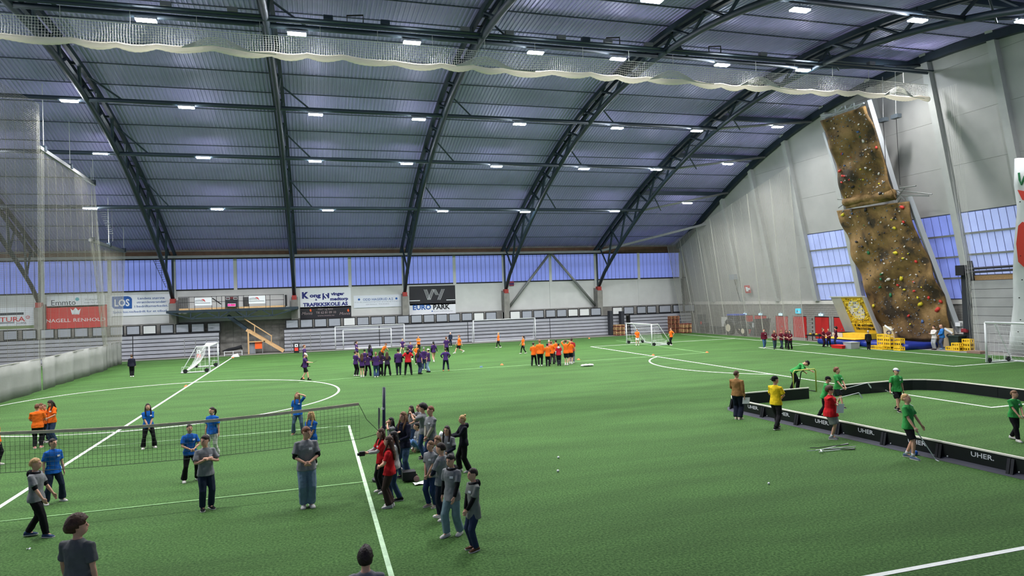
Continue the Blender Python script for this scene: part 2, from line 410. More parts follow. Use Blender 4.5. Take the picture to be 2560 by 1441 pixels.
for (y0, z0), (y1, z1) in zip(pts[:-1], pts[1:]):
    a = math.atan2(z1 - z0, y1 - y0)   # local +y runs towards the camera
    o = put('roof_sheet', rib_me, roof, (0, y0, z0)); o.rotation_euler = (a, 0, 0)
    MB().box((-36.5, y0 - 0.035, z0 - 0.10), (46.0, y0 + 0.035, z0 - 0.045)).build('joint_strip', m_joint, roof)
# ================================================================ ROOF STEEL
ORDL = ['leftmost', 'second', 'third', 'fourth', 'fifth', 'rightmost']
TRUSS_LABEL = ['dark steel roof truss whose foot stands behind the hanging nets at the far left',
    'dark steel roof truss with its red foot just left of the scoreboard platform',
    'dark steel roof truss ending between the scoreboard platform and the driving school sign',
    'dark steel roof truss whose foot stands left of the black rail company sign',
    'dark steel roof truss at the left leg of the inverted V wall brace',
    'dark steel roof truss nearest the leaning end wall']
m_foot = M('red_hinge', (150, 50, 44), 0.6)
ROWS_Y = [64.5, 57.3, 50.2, 38.6, 27.2, 19.8, 12.6]
for k, X in enumerate(TRUSS_X):
    t = thing('roof_truss', TRUSS_LABEL[k], 'truss', (X, 76.8, 5.93), 'roof trusses across the hall')
    YS = list(np.linspace(76.8, 0.3, 40))
    low = [Vector((X, y, arc_z(y, 'low') if y < 75.5 else 5.93 + (75.5 - y) * -0.0 + (arc_z(75.5, 'low') - 5.93) * (76.8 - y) / 1.3)) for y in YS]
    up = [Vector((X, y, arc_z(y, 'up') - 0.1)) for y in np.linspace(77.0, 0.3, 40)]
    MB().tube(low, 0.20, 8).build('lower_chord', m_steel_dark, t, True)
    mb = MB()
    for s in (-.30, .30):
        mb = MB(); S_ = Vector((s, 0, 0))
        for a, b in zip(up[:-1], up[1:]): mb.bar(a + S_, b + S_ + (b - a) * 0.02, 0.24, 0.32, (0, 0, 1))
        mb.build('upper_chord', m_steel_dark, t)
    MB().cyl((X, 77.0, 10.2), (X, 76.95, 6.0), 0.11, 8).build('foot_post', m_steel_dark, t)
    MB().box((X - 0.24, 76.4, 5.55), (X + 0.24, 77.1, 6.05)).build('hinge', m_foot, t)
    y = 73.8; side = True; i = 0
    while y > 8:
        yl, yu = y, y - 1.1
        MB().cyl((X, yl, arc_z(yl, 'low')), (X + .26, yu, arc_z(yu, 'up') - 0.1), 0.11, 6).build('web_member', m_steel_dark, t)
        MB().bar((X - .3, yu, arc_z(yu, 'up') - 0.1), (X + .3, yu, arc_z(yu, 'up') - 0.1), 0.14).build('cross_tie', m_steel_dark, t)
        MB().cyl((X, yl, arc_z(yl, 'low')), (X - .26, yl + 1.9, arc_z(yl + 1.9, 'up') - 0.1), 0.10, 6).build('web_member', m_steel_dark, t)
        y -= 3.55
# roof beam over the top of the end wall
t = thing('end_roof_beam', 'dark steel beam following the roof edge along the leaning end wall', 'beam', (45.2, 77, 10.5))
mb = MB(); L = []
for y in np.linspace(77.5, 1, 36):
    z = arc_z(y) - 0.38; L.append(Vector((end_x(z) - 0.25, y, z)))
for a, b in zip(L[:-1], L[1:]): mb.bar(a, b + (b - a) * 0.02, 0.42, 0.55)
mb.build('beam', m_steel_dark, t)
# long tubes that carry the lamps; in the last bay they climb to the end wall
ROW_NAME = {64.5: 'lowest row above the far windows', 57.3: 'second row above the far windows', 50.2: 'third row above the far windows', 38.6: 'roof ridge above the rolled net', 27.2: 'near side of the ridge at the top right', 19.8: 'near roof slope', 12.6: 'lowest near roof slope'}
m_pur = M('purlin_steel', (44, 58, 68), 0.5, 0.1)
for Y in ROWS_Y:
    z = arc_z(Y, 'low')
    t = thing('roof_tube', 'long dark steel tube on the ' + ROW_NAME[Y], 'roof tube', (0, Y, z), 'long roof tubes')
    MB().tube([(-36, Y, z), (33.9, Y, z)], 0.16, 8).build('tube', m_pur, t, True)
    zr = arc_z(Y) - 0.55
    MB().tube([(33.9, Y, z), (end_x(zr) - 0.3, Y, zr - 0.15)], 0.11, 8).build('end_tube', m_steel_grey if Y > 40 else m_pur, t, True)
    MB().bar((33.9, Y + 0.9, arc_z(Y + 0.9) - 0.35), (end_x(zr) - 0.2, Y + 0.9, arc_z(Y + 0.9) - 0.35), 0.28, 0.4).build('upper_beam', m_pur, t)
    for X in TRUSS_X[1:]:
        MB().cyl((X + 2.2, Y, z), (X, Y - 1.2, arc_z(Y - 1.2, 'up')), 0.06, 6).build('knee_brace', m_pur, t)
# ring beam above the far windows, sloping brace, inverted V brace, corner props
t = thing('ring_beam', 'grey steel beam running along the top of the far windows', 'beam', (0, 76.7, 10.3))
MB().box((-36, 76.55, 10.26), (34.2, 76.85, 10.52)).build('beam', m_steel_grey, t)
MB().bar((34.0, 76.7, 10.4), (46.2, 70.0, 13.3), 0.26, 0.26).build('sloping_end', m_steel_grey, t)
t = thing('wall_brace', 'pale grey inverted V brace in front of the blank white wall panels', 'brace', (27.9, 77.2, 3.6))
ap_ = onY(1376, 632, 77.1)
for x, y in ((1270, 772), (1489, 764)):
    MB().cyl(ap_, onY(x, y, 77.1), 0.15, 8).build('strut', m_steel_grey, t, True)
t = thing('corner_prop', 'slanting grey steel posts in the corner beside the end wall', 'prop', (46, 77.0, 3.6))
MB().bar(onY(1703, 626, 76.9), onY(1731, 756, 76.9), 0.3, 0.3).build('prop', m_steel_grey, t)
MB().bar(onY(1710, 632, 77.0), onY(1752, 685, 77.0), 0.13, 0.13).build('prop', m_steel_grey, t)
MB().bar(onY(1752, 700, 77.0), onY(1738, 756, 77.0), 0.13, 0.13).build('prop', m_steel_grey, t)
t = thing('down_pipe', 'thin black double pipe on the far wall left of the corner', 'pipe', (44, 77.4, 3.4))
for dx in (0, 3.4): MB().cyl(onY(1703 + dx, 697, 77.35), onY(1708 + dx, 764, 77.35), 0.06, 6).build('pipe', m_black, t)
t = thing('roof_stair', 'small white ladder stair hung under the roof behind the left net', 'ladder', onY(270, 560, 68.5))
for i in range(11): MB().bar(onY(250 + 2.2 * i, 532 + 5.2 * i, 68.5), onY(266 + 1.7 * i, 532 + 5.2 * i, 68.5), 0.10, 0.04).build('tread', m_steel_grey, t)
for x in (268, 279): MB().cyl(onY(x, 510, 68.5), onY(x + 3, 604, 68.5), 0.02, 6).build('rail', m_steel_grey, t)
t = thing('wall_ladder', 'thin blue grey ladder against the far windows left of the platform', 'ladder', onY(410, 724, 76.9))
for i in range(12): MB().bar(onY(385 + 2.6 * i, 654 + 5.6 * i, 76.9), onY(399 + 1.6 * i, 654 + 5.6 * i, 76.9), 0.04, 0.04).build('rung', m_rib, t)
MB().bar(onY(383, 650, 76.9), onY(415, 720, 76.9), 0.05, 0.05).build('stile', m_rib, t)

# ================================================================ LAMPS
m_lamp = M('lamp_diffuser', (236, 242, 255), 0.4, emit=260.0)
m_house = M('lamp_housing', (150, 156, 165), 0.5, 0.3)
LAMP_PX = {64.5: [(225, 521), (543, 523), (820, 526), (1107, 528), (1313, 530), (1537, 528), (1719, 508)],
    57.3: [(252, 385), (508, 394), (788, 403), (1017, 409), (1241, 416), (1460, 422), (1641, 424), (1820, 410)],
    50.2: [(173, 252), (466, 268), (789, 286), (1047, 298), (1299, 310), (1543, 320), (1742, 327), (1944, 317)],
    38.6: [(365, 50), (742, 84), (1030, 106), (1339, 131), (1545, 147), (1805, 162), (2008, 175), (2220, 171)],
    27.2: [(1630, 0), (2000, 24), (2294, 50), (2560, 53)]}
EXTRA = {64.5: [-27], 57.3: [-23, -31], 50.2: [-23, -31], 38.6: [-16, -24, -32], 27.2: [-32, -24, -16, -8, -0.5, 7.5], 19.8: [-24, -8, 8, 24, 40]}
lamp_house = MB().box((-0.50, -0.20, 0.0), (0.50, 0.20, 0.10)).mesh('housing', m_house)
lamp_diff = MB().box((-0.48, -0.18, -0.06), (0.48, 0.18, 0.0)).mesh('diffuser', m_lamp)
ladata = bpy.data.lights.new('lamp', 'AREA'); ladata.shape = 'RECTANGLE'; ladata.size = 0.9; ladata.size_y = 0.34
ladata.energy = LAMP_WATT; ladata.color = (1.0, 0.98, 0.97); ladata.spread = math.radians(140)
ORD = ['first', 'second', 'third', 'fourth', 'fifth', 'sixth', 'seventh', 'eighth']
ROWL = {64.5: 'in the lowest lamp row', 57.3: 'in the second lamp row from the bottom', 50.2: 'in the third lamp row from the bottom', 38.6: 'in the row above the rolled net', 27.2: 'in the topmost row at the upper right'}
for Y in ROWS_Y:
    seen = LAMP_PX.get(Y, []); zt = arc_z(Y, 'low')
    spots = [(onY(x, y, Y).x, onY(x, y, Y).z, 'bright white roof lamp, %s from the left %s' % (ORD[i], ROWL[Y])) for i, (x, y) in enumerate(seen)]
    spots += [(x, zt - 0.25, 'white lamp outside the view on the ' + ROW_NAME[Y]) for x in EXTRA.get(Y, [])]
    for x, z, lab in spots:
        t = thing('roof_lamp', lab, 'lamp', (x, Y - 0.0, z), 'white roof lamps' if 'outside' not in lab else 'roof lamps out of view')
        put('housing', lamp_house, t, (x, Y, z)); put('diffuser', lamp_diff, t, (x, Y, z))
        MB().bar((x, Y, z + 0.1), (x, Y, (zt if x < 33.9 else z + 0.35)), 0.05).build('bracket', m_house, t)
        lo = bpy.data.objects.new('lamp_light', ladata); link(lo, t, (x, Y, z - 0.08))
# cable tray and gear along the ridge tube
t = thing('cable_tray', 'dark cable tray with small boxes along the ridge above the rolled net', 'cable tray', (10, 38.1, 20.6))
MB().box((-30, 37.85, 20.55), (44, 38.15, 20.62)).build('tray', m_pur, t)
MB().cyl((-30, 37.6, 20.25), (43, 37.6, 20.25), 0.09, 8).build('winding_shaft', m_pur, t)
for x in (-11, -7.2, -4.0, 0.9, 4, 8.6, 11.3, 14.6, 16.2, 17.7, 20.5, 22.5, 29, 34, 38):
    MB().box((x, 37.75, 20.62), (x + 0.5, 38.05, 20.85)).build('cable_box', m_steel_grey if x % 3 > 1.5 else m_pur, t)
for x in (2.2, 9.5, 18.2, 25.6):
    mb = MB(); q = [(x, 38.6, 20.7), (x + 0.9, 38.6, 20.9), (x + 0.9, 38.6, 21.35), (x, 38.6, 21.25)]
    mb.tube(q, 0.05, 6, True); mb.build('lifting_frame', m_black, t)

# ================================================================ NETS
m_net = M('pale_net_cord', (206, 206, 198), 0.8)
m_net2 = M('grey_net_cord', (168, 168, 156), 0.8)
m_net3 = M('left_net_cord', (132, 130, 118), 0.8)
def prism(mb, pts, r):
    mb.tube(pts, r, 3)
# rolled up divider net: mesh strip on top, bundled roll below
t = thing('rolled_net', 'long white divider net rolled up under the roof ridge across the whole hall', 'net', (12, 37.8, 18.3))
XR0, XR1, YN = -22.0, 43.2, 37.8
def roll_z(x):
    return 18.56 - 0.15 * abs(math.sin(x * 1.35 + 0.6 * math.sin(x * 0.7))) + 0.05 * math.sin(x * 0.9) + 0.04 * math.sin(x * 0.31 + 2)
def top_z(x): return 19.52 + 0.05 * math.sin(x * 0.4)
mb = MB(); x = XR0
while x < XR1:
    prism(mb, [(x, YN, roll_z(x)), (x + 0.04 * math.sin(x * 3), YN + 0.03, (roll_z(x) + top_z(x)) / 2), (x, YN, top_z(x))], 0.008); x += 0.13
for j in range(9):
    f = j / 8.0
    prism(mb, [(xx, YN, roll_z(xx) + (top_z(xx) - roll_z(xx)) * f) for xx in np.arange(XR0, XR1 + 0.4, 0.45)], 0.010 if j < 8 else 0.02)
tag(mb.build('net_mesh', m_net, t), kind='stuff')
mb = MB(); xs = np.arange(XR0, XR1 + 0.1, 0.14)
R_ = []
for i, xx in enumerate(xs):
    r = 0.13 + 0.05 * abs(math.sin(xx * 1.35 + 0.6 * math.sin(xx * 0.7))) + 0.015 * (i % 2)
    zc = roll_z(xx) - 0.05
    R_.append([Vector((xx, YN + r * 0.9 * math.cos(2 * math.pi * j / 10), zc + r * math.sin(2 * math.pi * j / 10))) for j in range(10)])
mb.rings(R_); m_roll = M('bundled_net', (244, 238, 224), 0.9, bump=0.9, bscale=22)
nt = m_roll.node_tree; tl = nt.nodes.new('ShaderNodeBsdfTranslucent'); tl.inputs['Color'].default_value = (0.9, 0.87, 0.8, 1); mx = nt.nodes.new('ShaderNodeMixShader'); mx.inputs[0].default_value = 0.55
nt.links.new(nt.nodes['Principled BSDF'].outputs[0], mx.inputs[1]); nt.links.new(tl.outputs[0], mx.inputs[2]); nt.links.new(mx.outputs[0], nt.nodes['Material Output'].inputs['Surface'])
mb.build('net_roll', m_roll, t, True)
for x in np.arange(XR0 + 1, XR1, 3.1):
    MB().cyl((x, YN, top_z(x)), (x, YN, 20.3), 0.012, 4).build('hanger_cord', m_net, t)
# swags of net that spill over the roll
for x0, w in ((-6.2, 4.6), (8.2, 4.8), (20.6, 4.6), (27.2, 4.4), (39.0, 3.6)):
    mb = MB()
    for q in range(5):
        prism(mb, [(x0 + w * i / 14, YN - 0.22, 18.42 + 0.10 * q * math.sin(math.pi * min(1, i / 10.0)) + 0.26 * math.exp(-((i - 5) / 3.5) ** 2)) for i in range(15)], 0.03)
    mb.build('net_fold', m_net, t)

def flat_net(parent, name, P0, U, V, su, sv, r, mat):
    """cords along U and V over the parallelogram P0 + U + V"""
    mb = MB(); P0, U, V = Vector(P0), Vector(U), Vector(V); nu = max(2, int(U.length / su)); nv = max(2, int(V.length / sv))
    for i in range(nu + 1): prism(mb, [P0 + U * (i / nu), P0 + U * (i / nu) + V], r)
    for j in range(nv + 1): prism(mb, [P0 + V * (j / nv), P0 + V * (j / nv) + U], r)
    return tag(mb.build(name, mat, parent), kind='stuff')
def quad_net(parent, name, A, B, C, D, nu, nv, r, mat):
    """A B along the top, D C along the bottom"""
    mb = MB(); A, B, C, D = map(Vector, (A, B, C, D))
    for i in range(nu + 1):
        f = i / nu; prism(mb, [A.lerp(B, f), D.lerp(C, f)], r * (2.2 if i % 10 == 0 else 1.0))
    for j in range(nv + 1):
        f = j / nv; prism(mb, [A.lerp(D, f), B.lerp(C, f)], r)
    return tag(mb.build(name, mat, parent), kind='stuff')
# divider net at the left in three bays, grey skirt at the foot of each
m_skirt = M('grey_skirt_cloth', (134, 136, 130), 0.9, var=0.08, scale=1.2, bump=0.2, bscale=9)
XL = -17.0
BAYS = [('tall net bay with a grey cloth skirt at the left edge of the view', (30.0, 50.55, 50.0, 30.0, 17.4, 18.7)),
        ('middle net bay with a grey cloth skirt left of the person in dark clothes', (50.75, 61.9, 64.3, 50.15, 15.75, 15.3)),
        ('low far net bay with a narrow grey cloth skirt next to the far seats', (62.3, 72.5, 70.6, 65.0, 10.75, 10.6))]
for lab, (ya, yb, yc, yd, za, zb) in BAYS:
    XL = -17.0 if za > 12 else -17.45
    t = thing('divider_net', lab, 'net', (XL, (yc + yd) / 2, 0), 'divider net bays at the left')
    quad_net(t, 'net_mesh', (XL, ya, za), (XL, yb, zb), (XL, yc, 2.0), (XL, yd, 2.0), int((yb - ya) / 0.13), int((za - 2) / 0.11), 0.005, m_net3)
    for ya_, yd_ in ((ya, yd), (yb, yc)):
        for o_ in (0, .18, .4): MB().cyl((XL + .05, ya_ + (o_ if ya_ == ya else -o_), za if ya_ == ya else zb), (XL + .05, yd_ + (o_ if ya_ == ya else -o_), 2.0), 0.011, 4).build('edge_rope', m_net2, t)
    mb = MB(); n = 40; Pp = []
    for i in range(n + 1):
        f = i / n; y = yd + (yc - yd) * f; w = 0.07 * math.sin(f * 23) + 0.05 * math.sin(f * 51 + 1)
        ztop = 2.05 + (0.1 * math.sin(f * 3)); zb_ = 0.0 + 0.02
        Pp += [(XL + w * 0.2, y, ztop), (XL + w, y, ztop * 0.66), (XL + 1.3 * w, y, ztop * 0.33), (XL + 1.2 * w, y, zb_)]
    mb.grid(Pp, n + 1, 4); sk = mb.build('skirt', m_skirt, t, True)
    so = sk.modifiers.new('thickness', 'SOLIDIFY'); so.thickness = 0.02
    MB().tube([(XL, yd, 2.05), (XL, (yd + yc) / 2, 2.12), (XL, yc, 2.05)], 0.03, 6).build('hem', M('skirt_hem', (150, 150, 142), 0.8), t)
    if za < 17:
        MB().bar((XL, ya - 0.2, za + 0.1), (XL, yb + 0.2, zb + 0.1), 0.18, 0.24).build('top_rail', m_steel_grey, t)
        for f in (0.05, 0.5, 0.98):
            y = ya + (yb - ya) * f; MB().cyl((XL, y, za + (zb - za) * f + 0.2), (XL, y, arc_z(y) - 0.3), 0.02, 4).build('hanger_cord', m_net, t)
            MB().box((XL - 0.15, y - 0.15, za + (zb - za) * f + 0.05), (XL + 0.15, y + 0.15, za + (zb - za) * f + 0.4)).build('pulley_box', m_steel_dark, t)
# ball stop net in front of the end wall doors
t = thing('ball_net', 'pale see-through ball stop net hanging before the red doors and tractor', 'net', (44.6, 62, 0))
quad_net(t, 'net_mesh', (43.6, 76.6, 11.0), (43.6, 53.4, 16.6), (44.3, 52.9, 0.05), (44.3, 74.5, 0.05), 180, 130, 0.0085, m_net2)
for f in (0.0, 0.13, 0.3, 0.42, 0.6, 0.72, 0.88, 1.0):
    A = Vector((43.6, 76.6, 11.0)).lerp(Vector((43.6, 53.4, 16.6)), f); D = Vector((44.3, 74.5, 0.05)).lerp(Vector((44.3, 52.9, 0.05)), f)
    MB().cyl(A, D, 0.03, 4).build('edge_cord', m_net2, t)
# gathered net right of the tall climbing wall
t = thing('gathered_net', 'pale net gathered into a narrow bundle right of the climbing walls', 'net', flo(2440, 880))
b0 = flo(2443, 884); tops = [onY(2300 + 8 * i, 250 + 3 * i, 37.6) for i in range(4)] + [Vector((44.9, 36.4, 19)), Vector((44.9, 35.6, 19)), Vector((44.6, 34.6, 18.6))]
mb = MB(); rnd = random.Random(3)
for i in range(16):
    f = rnd.random(); top = Vector((43.6, 37.3 - 1.6 * f, 19.0)); mid = b0 + Vector((-0.5, 0.4 - 0.8 * f, 7.5)); bot = b0 + Vector((rnd.uniform(-.25, .25), rnd.uniform(-.35, .35), 0.05))
    prism(mb, [top, mid.lerp((top + bot) / 2, 0.3), bot], 0.0045)
for i in range(0):
    f = i / 70.0; c = b0.lerp(Vector((43.6, 36.5, 19.0)), f); w = 0.3 + 0.8 * f
    prism(mb, [c + Vector((0, -w, 0)), c + Vector((0, w, 0))], 0.006)
tag(mb.build('net_mesh', m_net, t), kind='stuff')
MB().box((b0.x - 0.35, b0.y - 0.5, 0.01), (b0.x + 0.35, b0.y + 0.5, 0.18)).build('weight_bag', M('weight_bag', (128, 104, 92), 0.9), t)
# ================================================================ FAR SIDE: seats, boards, signs, platform
m_seat = M('grey_seat_front', (150, 152, 158), 0.6, var=0.06, scale=1.5)
m_gap = M('seat_gap', (22, 24, 30), 0.8)
def seat_bank(label, X0, X1, segs, kick=None):
    t = thing('folded_seat_bank', label, 'bleachers', ((X0 + X1) / 2, Y_SEAT, 0), 'folded banks of seats along the far wall')
    MB().box((X0, Y_SEAT + 0.12, 0), (X1, Y_SEAT + 0.33, 2.44)).build('core', m_gap, t)
    xs = np.linspace(X0, X1, segs + 1)
    for i in range(segs):
        for r in range(6):
            z = 0.06 + 0.393 * r
            MB().box((xs[i] + 0.04, Y_SEAT + 0.015 * r, z), (xs[i + 1] - 0.04, Y_SEAT + 0.14, z + 0.315)).build('seat_board', m_seat, t)
    return t
seat_bank('long folded bank of grey seats below the signs right of the wooden stair', -3.25, 37.2, 4)
seat_bank('folded bank of grey seats below the signs left of the wooden stair', -34.0, -9.65, 3)
seat_bank('short folded bank of grey seats in the corner behind the pallets', 37.7, 46.4, 1)
# framed boards on top of the seats
m_bg = M('board_grey', (146, 150, 158), 0.6, var=0.05, scale=3); m_bw = M('board_white', (205, 206, 204), 0.6)
def board(x0, x1, ytop, ybot, white, label, Y=76.25):
    a = onY(x0, ytop, Y); b = onY(x1, ybot, Y); z0, z1 = 2.44, 3.42
    t = thing('rail_board', label, 'board', ((a.x + b.x) / 2, Y, z0), 'framed boards above the seats')
    X0, X1 = a.x, b.x
    MB().box((X0, Y + 0.03, z0), (X1, Y + 0.08, z1)).build('frame', m_black, t)
    MB().box((X0 + 0.10, Y, z0 + 0.12), (X1 - 0.10, Y + 0.04, z1 - 0.09)).build('panel', m_bw if white else m_bg, t)
xs_l = [26, 73, 118, 161, 203, 248, 292, 333, 374, 417.5, 456, 495, 535]
xs_r = [(v / 3.603 + 640) for v in (325, 455, 582, 708, 842, 965, 1087, 1206, 1328, 1448, 1560, 1675, 1790, 1903, 2010, 2120, 2232)]
xs_r += [(v / 3.603 + 1200) for v in (213, 320, 427, 532, 640, 740, 842, 945, 1048, 1243, 1345, 1460, 1552, 1672, 1790, 1893)]
white_r = {4, 14, 16, 17, 18, 23, 24, 26}
NUM = ['first', 'second', 'third', 'fourth', 'fifth', 'sixth', 'seventh', 'eighth', 'ninth', 'tenth', 'eleventh', 'twelfth', 'thirteenth', 'fourteenth', 'fifteenth', 'sixteenth', 'seventeenth', 'eighteenth', 'nineteenth', 'twentieth']
NUM += ['twenty-first', 'twenty-second', 'twenty-third', 'twenty-fourth', 'twenty-fifth', 'twenty-sixth', 'twenty-seventh', 'twenty-eighth', 'twenty-ninth', 'thirtieth', 'thirty-first', 'thirty-second', 'thirty-third']
for i, x in enumerate(xs_l):
    hw = 19.0 - 0.14 * i
    board(x - hw, x + hw, 830, 850, i == 8, '%s framed board, %s from the left above the left seats' % ('white' if i == 8 else 'grey', NUM[i]))
for i, x in enumerate(xs_r):
    nb = min([abs(x - o) for o in xs_r if o != x]); hw = min(nb * 0.47, 17)
    board(x - hw, x + hw, 800, 820, i in white_r, '%s framed board, %s from the left above the right seats' % ('white' if i in white_r else 'grey', NUM[i]))

# ---- signs on the white wall
YS_ = Y_WALL - 0.12
RX, UP = (1, 0, 0), (0, 0, 1)
def sign(name, label, x0, y0, x1, y1, mat):
    a, b = onY(x0, y0, YS_), onY(x1, y1, YS_)
    t = thing(name, label, 'sign', ((a.x + b.x) / 2, YS_, min(a.z, b.z)))
    MB().box((a.x, YS_, b.z), (b.x, YS_ + 0.06, a.z)).build('panel', mat, t)
    return t, a.x, b.x, b.z, a.z
m_sw = M('sign_white', (222, 224, 226), 0.5); m_sred = M('sign_red', (198, 40, 42), 0.5); m_sblk = M('sign_black', (32, 31, 36), 0.5)
m_navy = M('sign_navy', (22, 32, 110), 0.5); m_blue = M('sign_blue', (24, 84, 158), 0.5); m_tx = M('sign_text_dark', (48, 54, 66), 0.6); m_tgrey = M('sign_text_grey', (138, 142, 150), 0.6)
m_tblue = M('sign_text_blue', (58, 92, 150), 0.6); m_teal = M('sign_teal', (86, 168, 178), 0.5); m_pink = M('sign_lilac', (150, 134, 134), 0.6); m_orange = M('safety_orange', (226, 92, 34), 0.6)
def px(x, y): return onY(x, y, YS_ - 0.012)
def stxt(t, body, x, y, hpx, mat, wpx=None, **kw):
    sh_, sv_ = (px(x + 1, y) - px(x, y)).length, (px(x, y + 1) - px(x, y)).length
    return text('lettering', body, px(x, y), RX, UP, hpx * sv_, mat, t, None if wpx is None else wpx * sh_, **kw)
def sbar(t, x0, y0, x1, y1, mat, name='bar'):
    a, b = px(x0, y0), px(x1, y1); MB().box((a.x, a.y, min(a.z, b.z)), (b.x, a.y + 0.012, max(a.z, b.z))).build(name, mat, t)
def sdisc(t, x, y, r, mat, name='dot', ri=0.0):
    c = px(x, y); s = (px(x + 1, y) - px(x, y)).length; n = 20; mb = MB()
    if ri: 
        o = [c + Vector((r * s * math.cos(a), 0, r * s * math.sin(a))) for a in np.linspace(0, 2 * math.pi, n, False)]; i_ = [c + Vector((ri * s * math.cos(a), 0, ri * s * math.sin(a))) for a in np.linspace(0, 2 * math.pi, n, False)]
        mb.add(o + i_, [(k, (k + 1) % n, n + (k + 1) % n, n + k) for k in range(n)])
    else: mb.poly([c + Vector((r * s * math.cos(a), 0, r * s * math.sin(a))) for a in np.linspace(0, 2 * math.pi, n, False)], (0, 0.01, 0))
    mb.build(name, mat, t)
def spoly(t, pts, mat, name='shape'):
    MB().poly([px(*q) for q in pts], (0, 0.01, 0)).build(name, mat, t)
# partly framed sign at the far left
t, *_ = sign('wall_sign', 'white sign with red letters cut off by the left edge of the view', -40, 772, 88, 823, m_sw)
sbar(t, -30, 784, 59, 787.5, m_tx); stxt(t, 'TURA', 31, 799, 11.5, m_sred, 63, bold=0.012); sdisc(t, 69.5, 793.5, 5, m_sred, 'ring', 3.6); stxt(t, 'n', 69.5, 793.5, 5, m_sred)
stxt(t, 'GLÅMA', 54, 807.5, 4, m_tx, 24); sbar(t, -30, 807.5, 36, 809, m_tgrey); sbar(t, -38, 818, 86, 821, M('sign_leaf_green', (120, 140, 90), 0.7), 'leaf_strip')
t, *_ = sign('wall_sign', 'white sign with dark lettering and a teal ball above the red sign', 117, 741.5, 263, 766, m_sw)
stxt(t, 'Emmto', 159, 757, 13.5, m_tx, 61); sdisc(t, 193, 748.5, 5, m_teal); stxt(t, 'Vi skaper', 228, 749.5, 4.6, m_tgrey, 33); stxt(t, 'rom for alle', 231, 756.5, 4.6, m_tgrey, 40)
t, *_ = sign('wall_sign', 'red sign with a white crown above white capital letters', 109, 766.5, 268, 818, m_sred)
spoly(t, [(180, 787), (176, 772), (182, 777), (189, 769.5), (196, 777), (202, 771.5), (198, 787)], m_sw, 'crown'); sbar(t, 182, 785, 195, 786.5, m_sred, 'crown_band')
stxt(t, 'NAGELL', 146, 802, 8.6, m_sw, 61); stxt(t, 'RENHOLD', 224, 799.5, 8.6, m_sw, 80); 
t, *_ = sign('wall_sign', 'white sign with a blue rounded logo and blue small text', 276, 739.5, 434, 786.5, m_sw)
spoly(t, [(280, 742), (320, 741), (326, 743), (330, 748), (330, 772), (288, 773), (283, 771), (280, 766)], m_blue, 'logo'); stxt(t, 'LOS', 305, 757.5, 16.5, m_sw, 38, bold=0.03)
for b_, x, y, w in (('Landets største', 378, 745.8, 67), ('strømleverandør', 379, 755.3, 74), ('i bedriftsmarkedet.', 378.5, 765.3, 84), ('Sjekk los.no/bedrift for et tilbud', 350, 780, 134)): stxt(t, b_, x, y, 5.4, m_tblue, w, bold=0.01)
t, *_ = sign('wall_sign', 'white driving school sign with heavy navy letters', 749.5, 722, 878, 768, m_sw)
stxt(t, 'K', 763.5, 739, 14.5, m_navy, 17, bold=0.06); stxt(t, 'ong', 788, 742, 9.0, m_navy, 28, bold=0.05); stxt(t, '&', 790.5, 749.5, 5, m_navy, bold=0.03)
spoly(t, [(806, 734), (823, 733), (823, 746), (806, 750.5)], m_navy, 'shape'); stxt(t, 'S', 814.5, 741.5, 17, m_sw, 10, bold=0.03, depth=0.03); stxt(t, 'vinger', 844, 736, 7.4, m_navy, 34, bold=0.05); stxt(t, 'Smedtorp', 848, 748, 7.4, m_navy, 46, bold=0.05) if False else stxt(t, 'medtorp', 848, 748.5, 7.4, m_navy, 45, bold=0.05)
stxt(t, 'TRAFIKKSKOLE AS', 814, 761, 8.2, m_navy, 112, bold=0.05)
t, *_ = sign('wall_sign', 'black food and bar sign below the driving school sign', 750, 769, 878.5, 793.5, m_sblk)
stxt(t, 'MAT og BAR', 814, 774, 4.4, m_pink, 38); stxt(t, 'Tlf: 62 81 09 10', 815, 781.5, 5.4, m_pink, 50, bold=0.01); stxt(t, 'www.monis.no', 815, 789, 4, m_pink, 42)
for xx in (768, 862): stxt(t, 'Monis', xx, 784, 7, m_pink, 27, shear=0.3); spoly(t, [(xx + 7, 779), (xx + 6, 775), (xx + 9, 772), (xx + 11, 777), (xx + 10, 780)], m_orange, 'flame')
t, *_ = sign('wall_sign', 'pale sign with thin blue letters left of the black rail sign', 884, 740, 1004, 766.5, M('sign_pale', (212, 216, 222), 0.5))
stxt(t, 'ODD HAGERUD A.S', 945, 748.5, 5.8, m_tblue, 75, bold=0.012); stxt(t, 'Vi er din maskinentreprenør, graving og transport', 944, 755, 2.2, m_tgrey, 115); stxt(t, '2230 Skotterud   Tlf 62 83 68 62', 944, 760.5, 2.6, m_tgrey, 58)
for xx in (897.5, 991): sdisc(t, xx, 749.3 - (xx - 897) * 0.028, 2.8, m_blue, 'emblem')
t, *_ = sign('wall_sign', 'black rail company sign with a white line logo', 1023, 716.5, 1139, 760.5, m_sblk)
mb = MB(); c_ = YS_ / FPX
for k in range(3):
    o = 3.2 * k
    mb2 = [((1060 + o, 724), (1069.5 + o, 750)), ((1069.5 + o, 750), (1080 + o * 0.9, 723.5)), ((1082 + o, 723.5), (1090 + o, 738)), ((1104.5 + o, 723), (1094 + o, 750))]
    for a, b in mb2: mb.bar(px(*a), px(*b), 0.012, 1.15 * c_, (0, 1, 0)) if False else mb.cyl(px(*a), px(*b), 0.55 * c_, 4)
mb.build('line_logo', m_sw, t); sbar(t, 1024, 751.8, 1050, 753, m_sw); sbar(t, 1116, 749.5, 1138, 750.7, m_sw)
t, *_ = sign('wall_sign', 'white parking company sign with blue and black letters', 1023, 761, 1139.5, 784.5, m_sw)
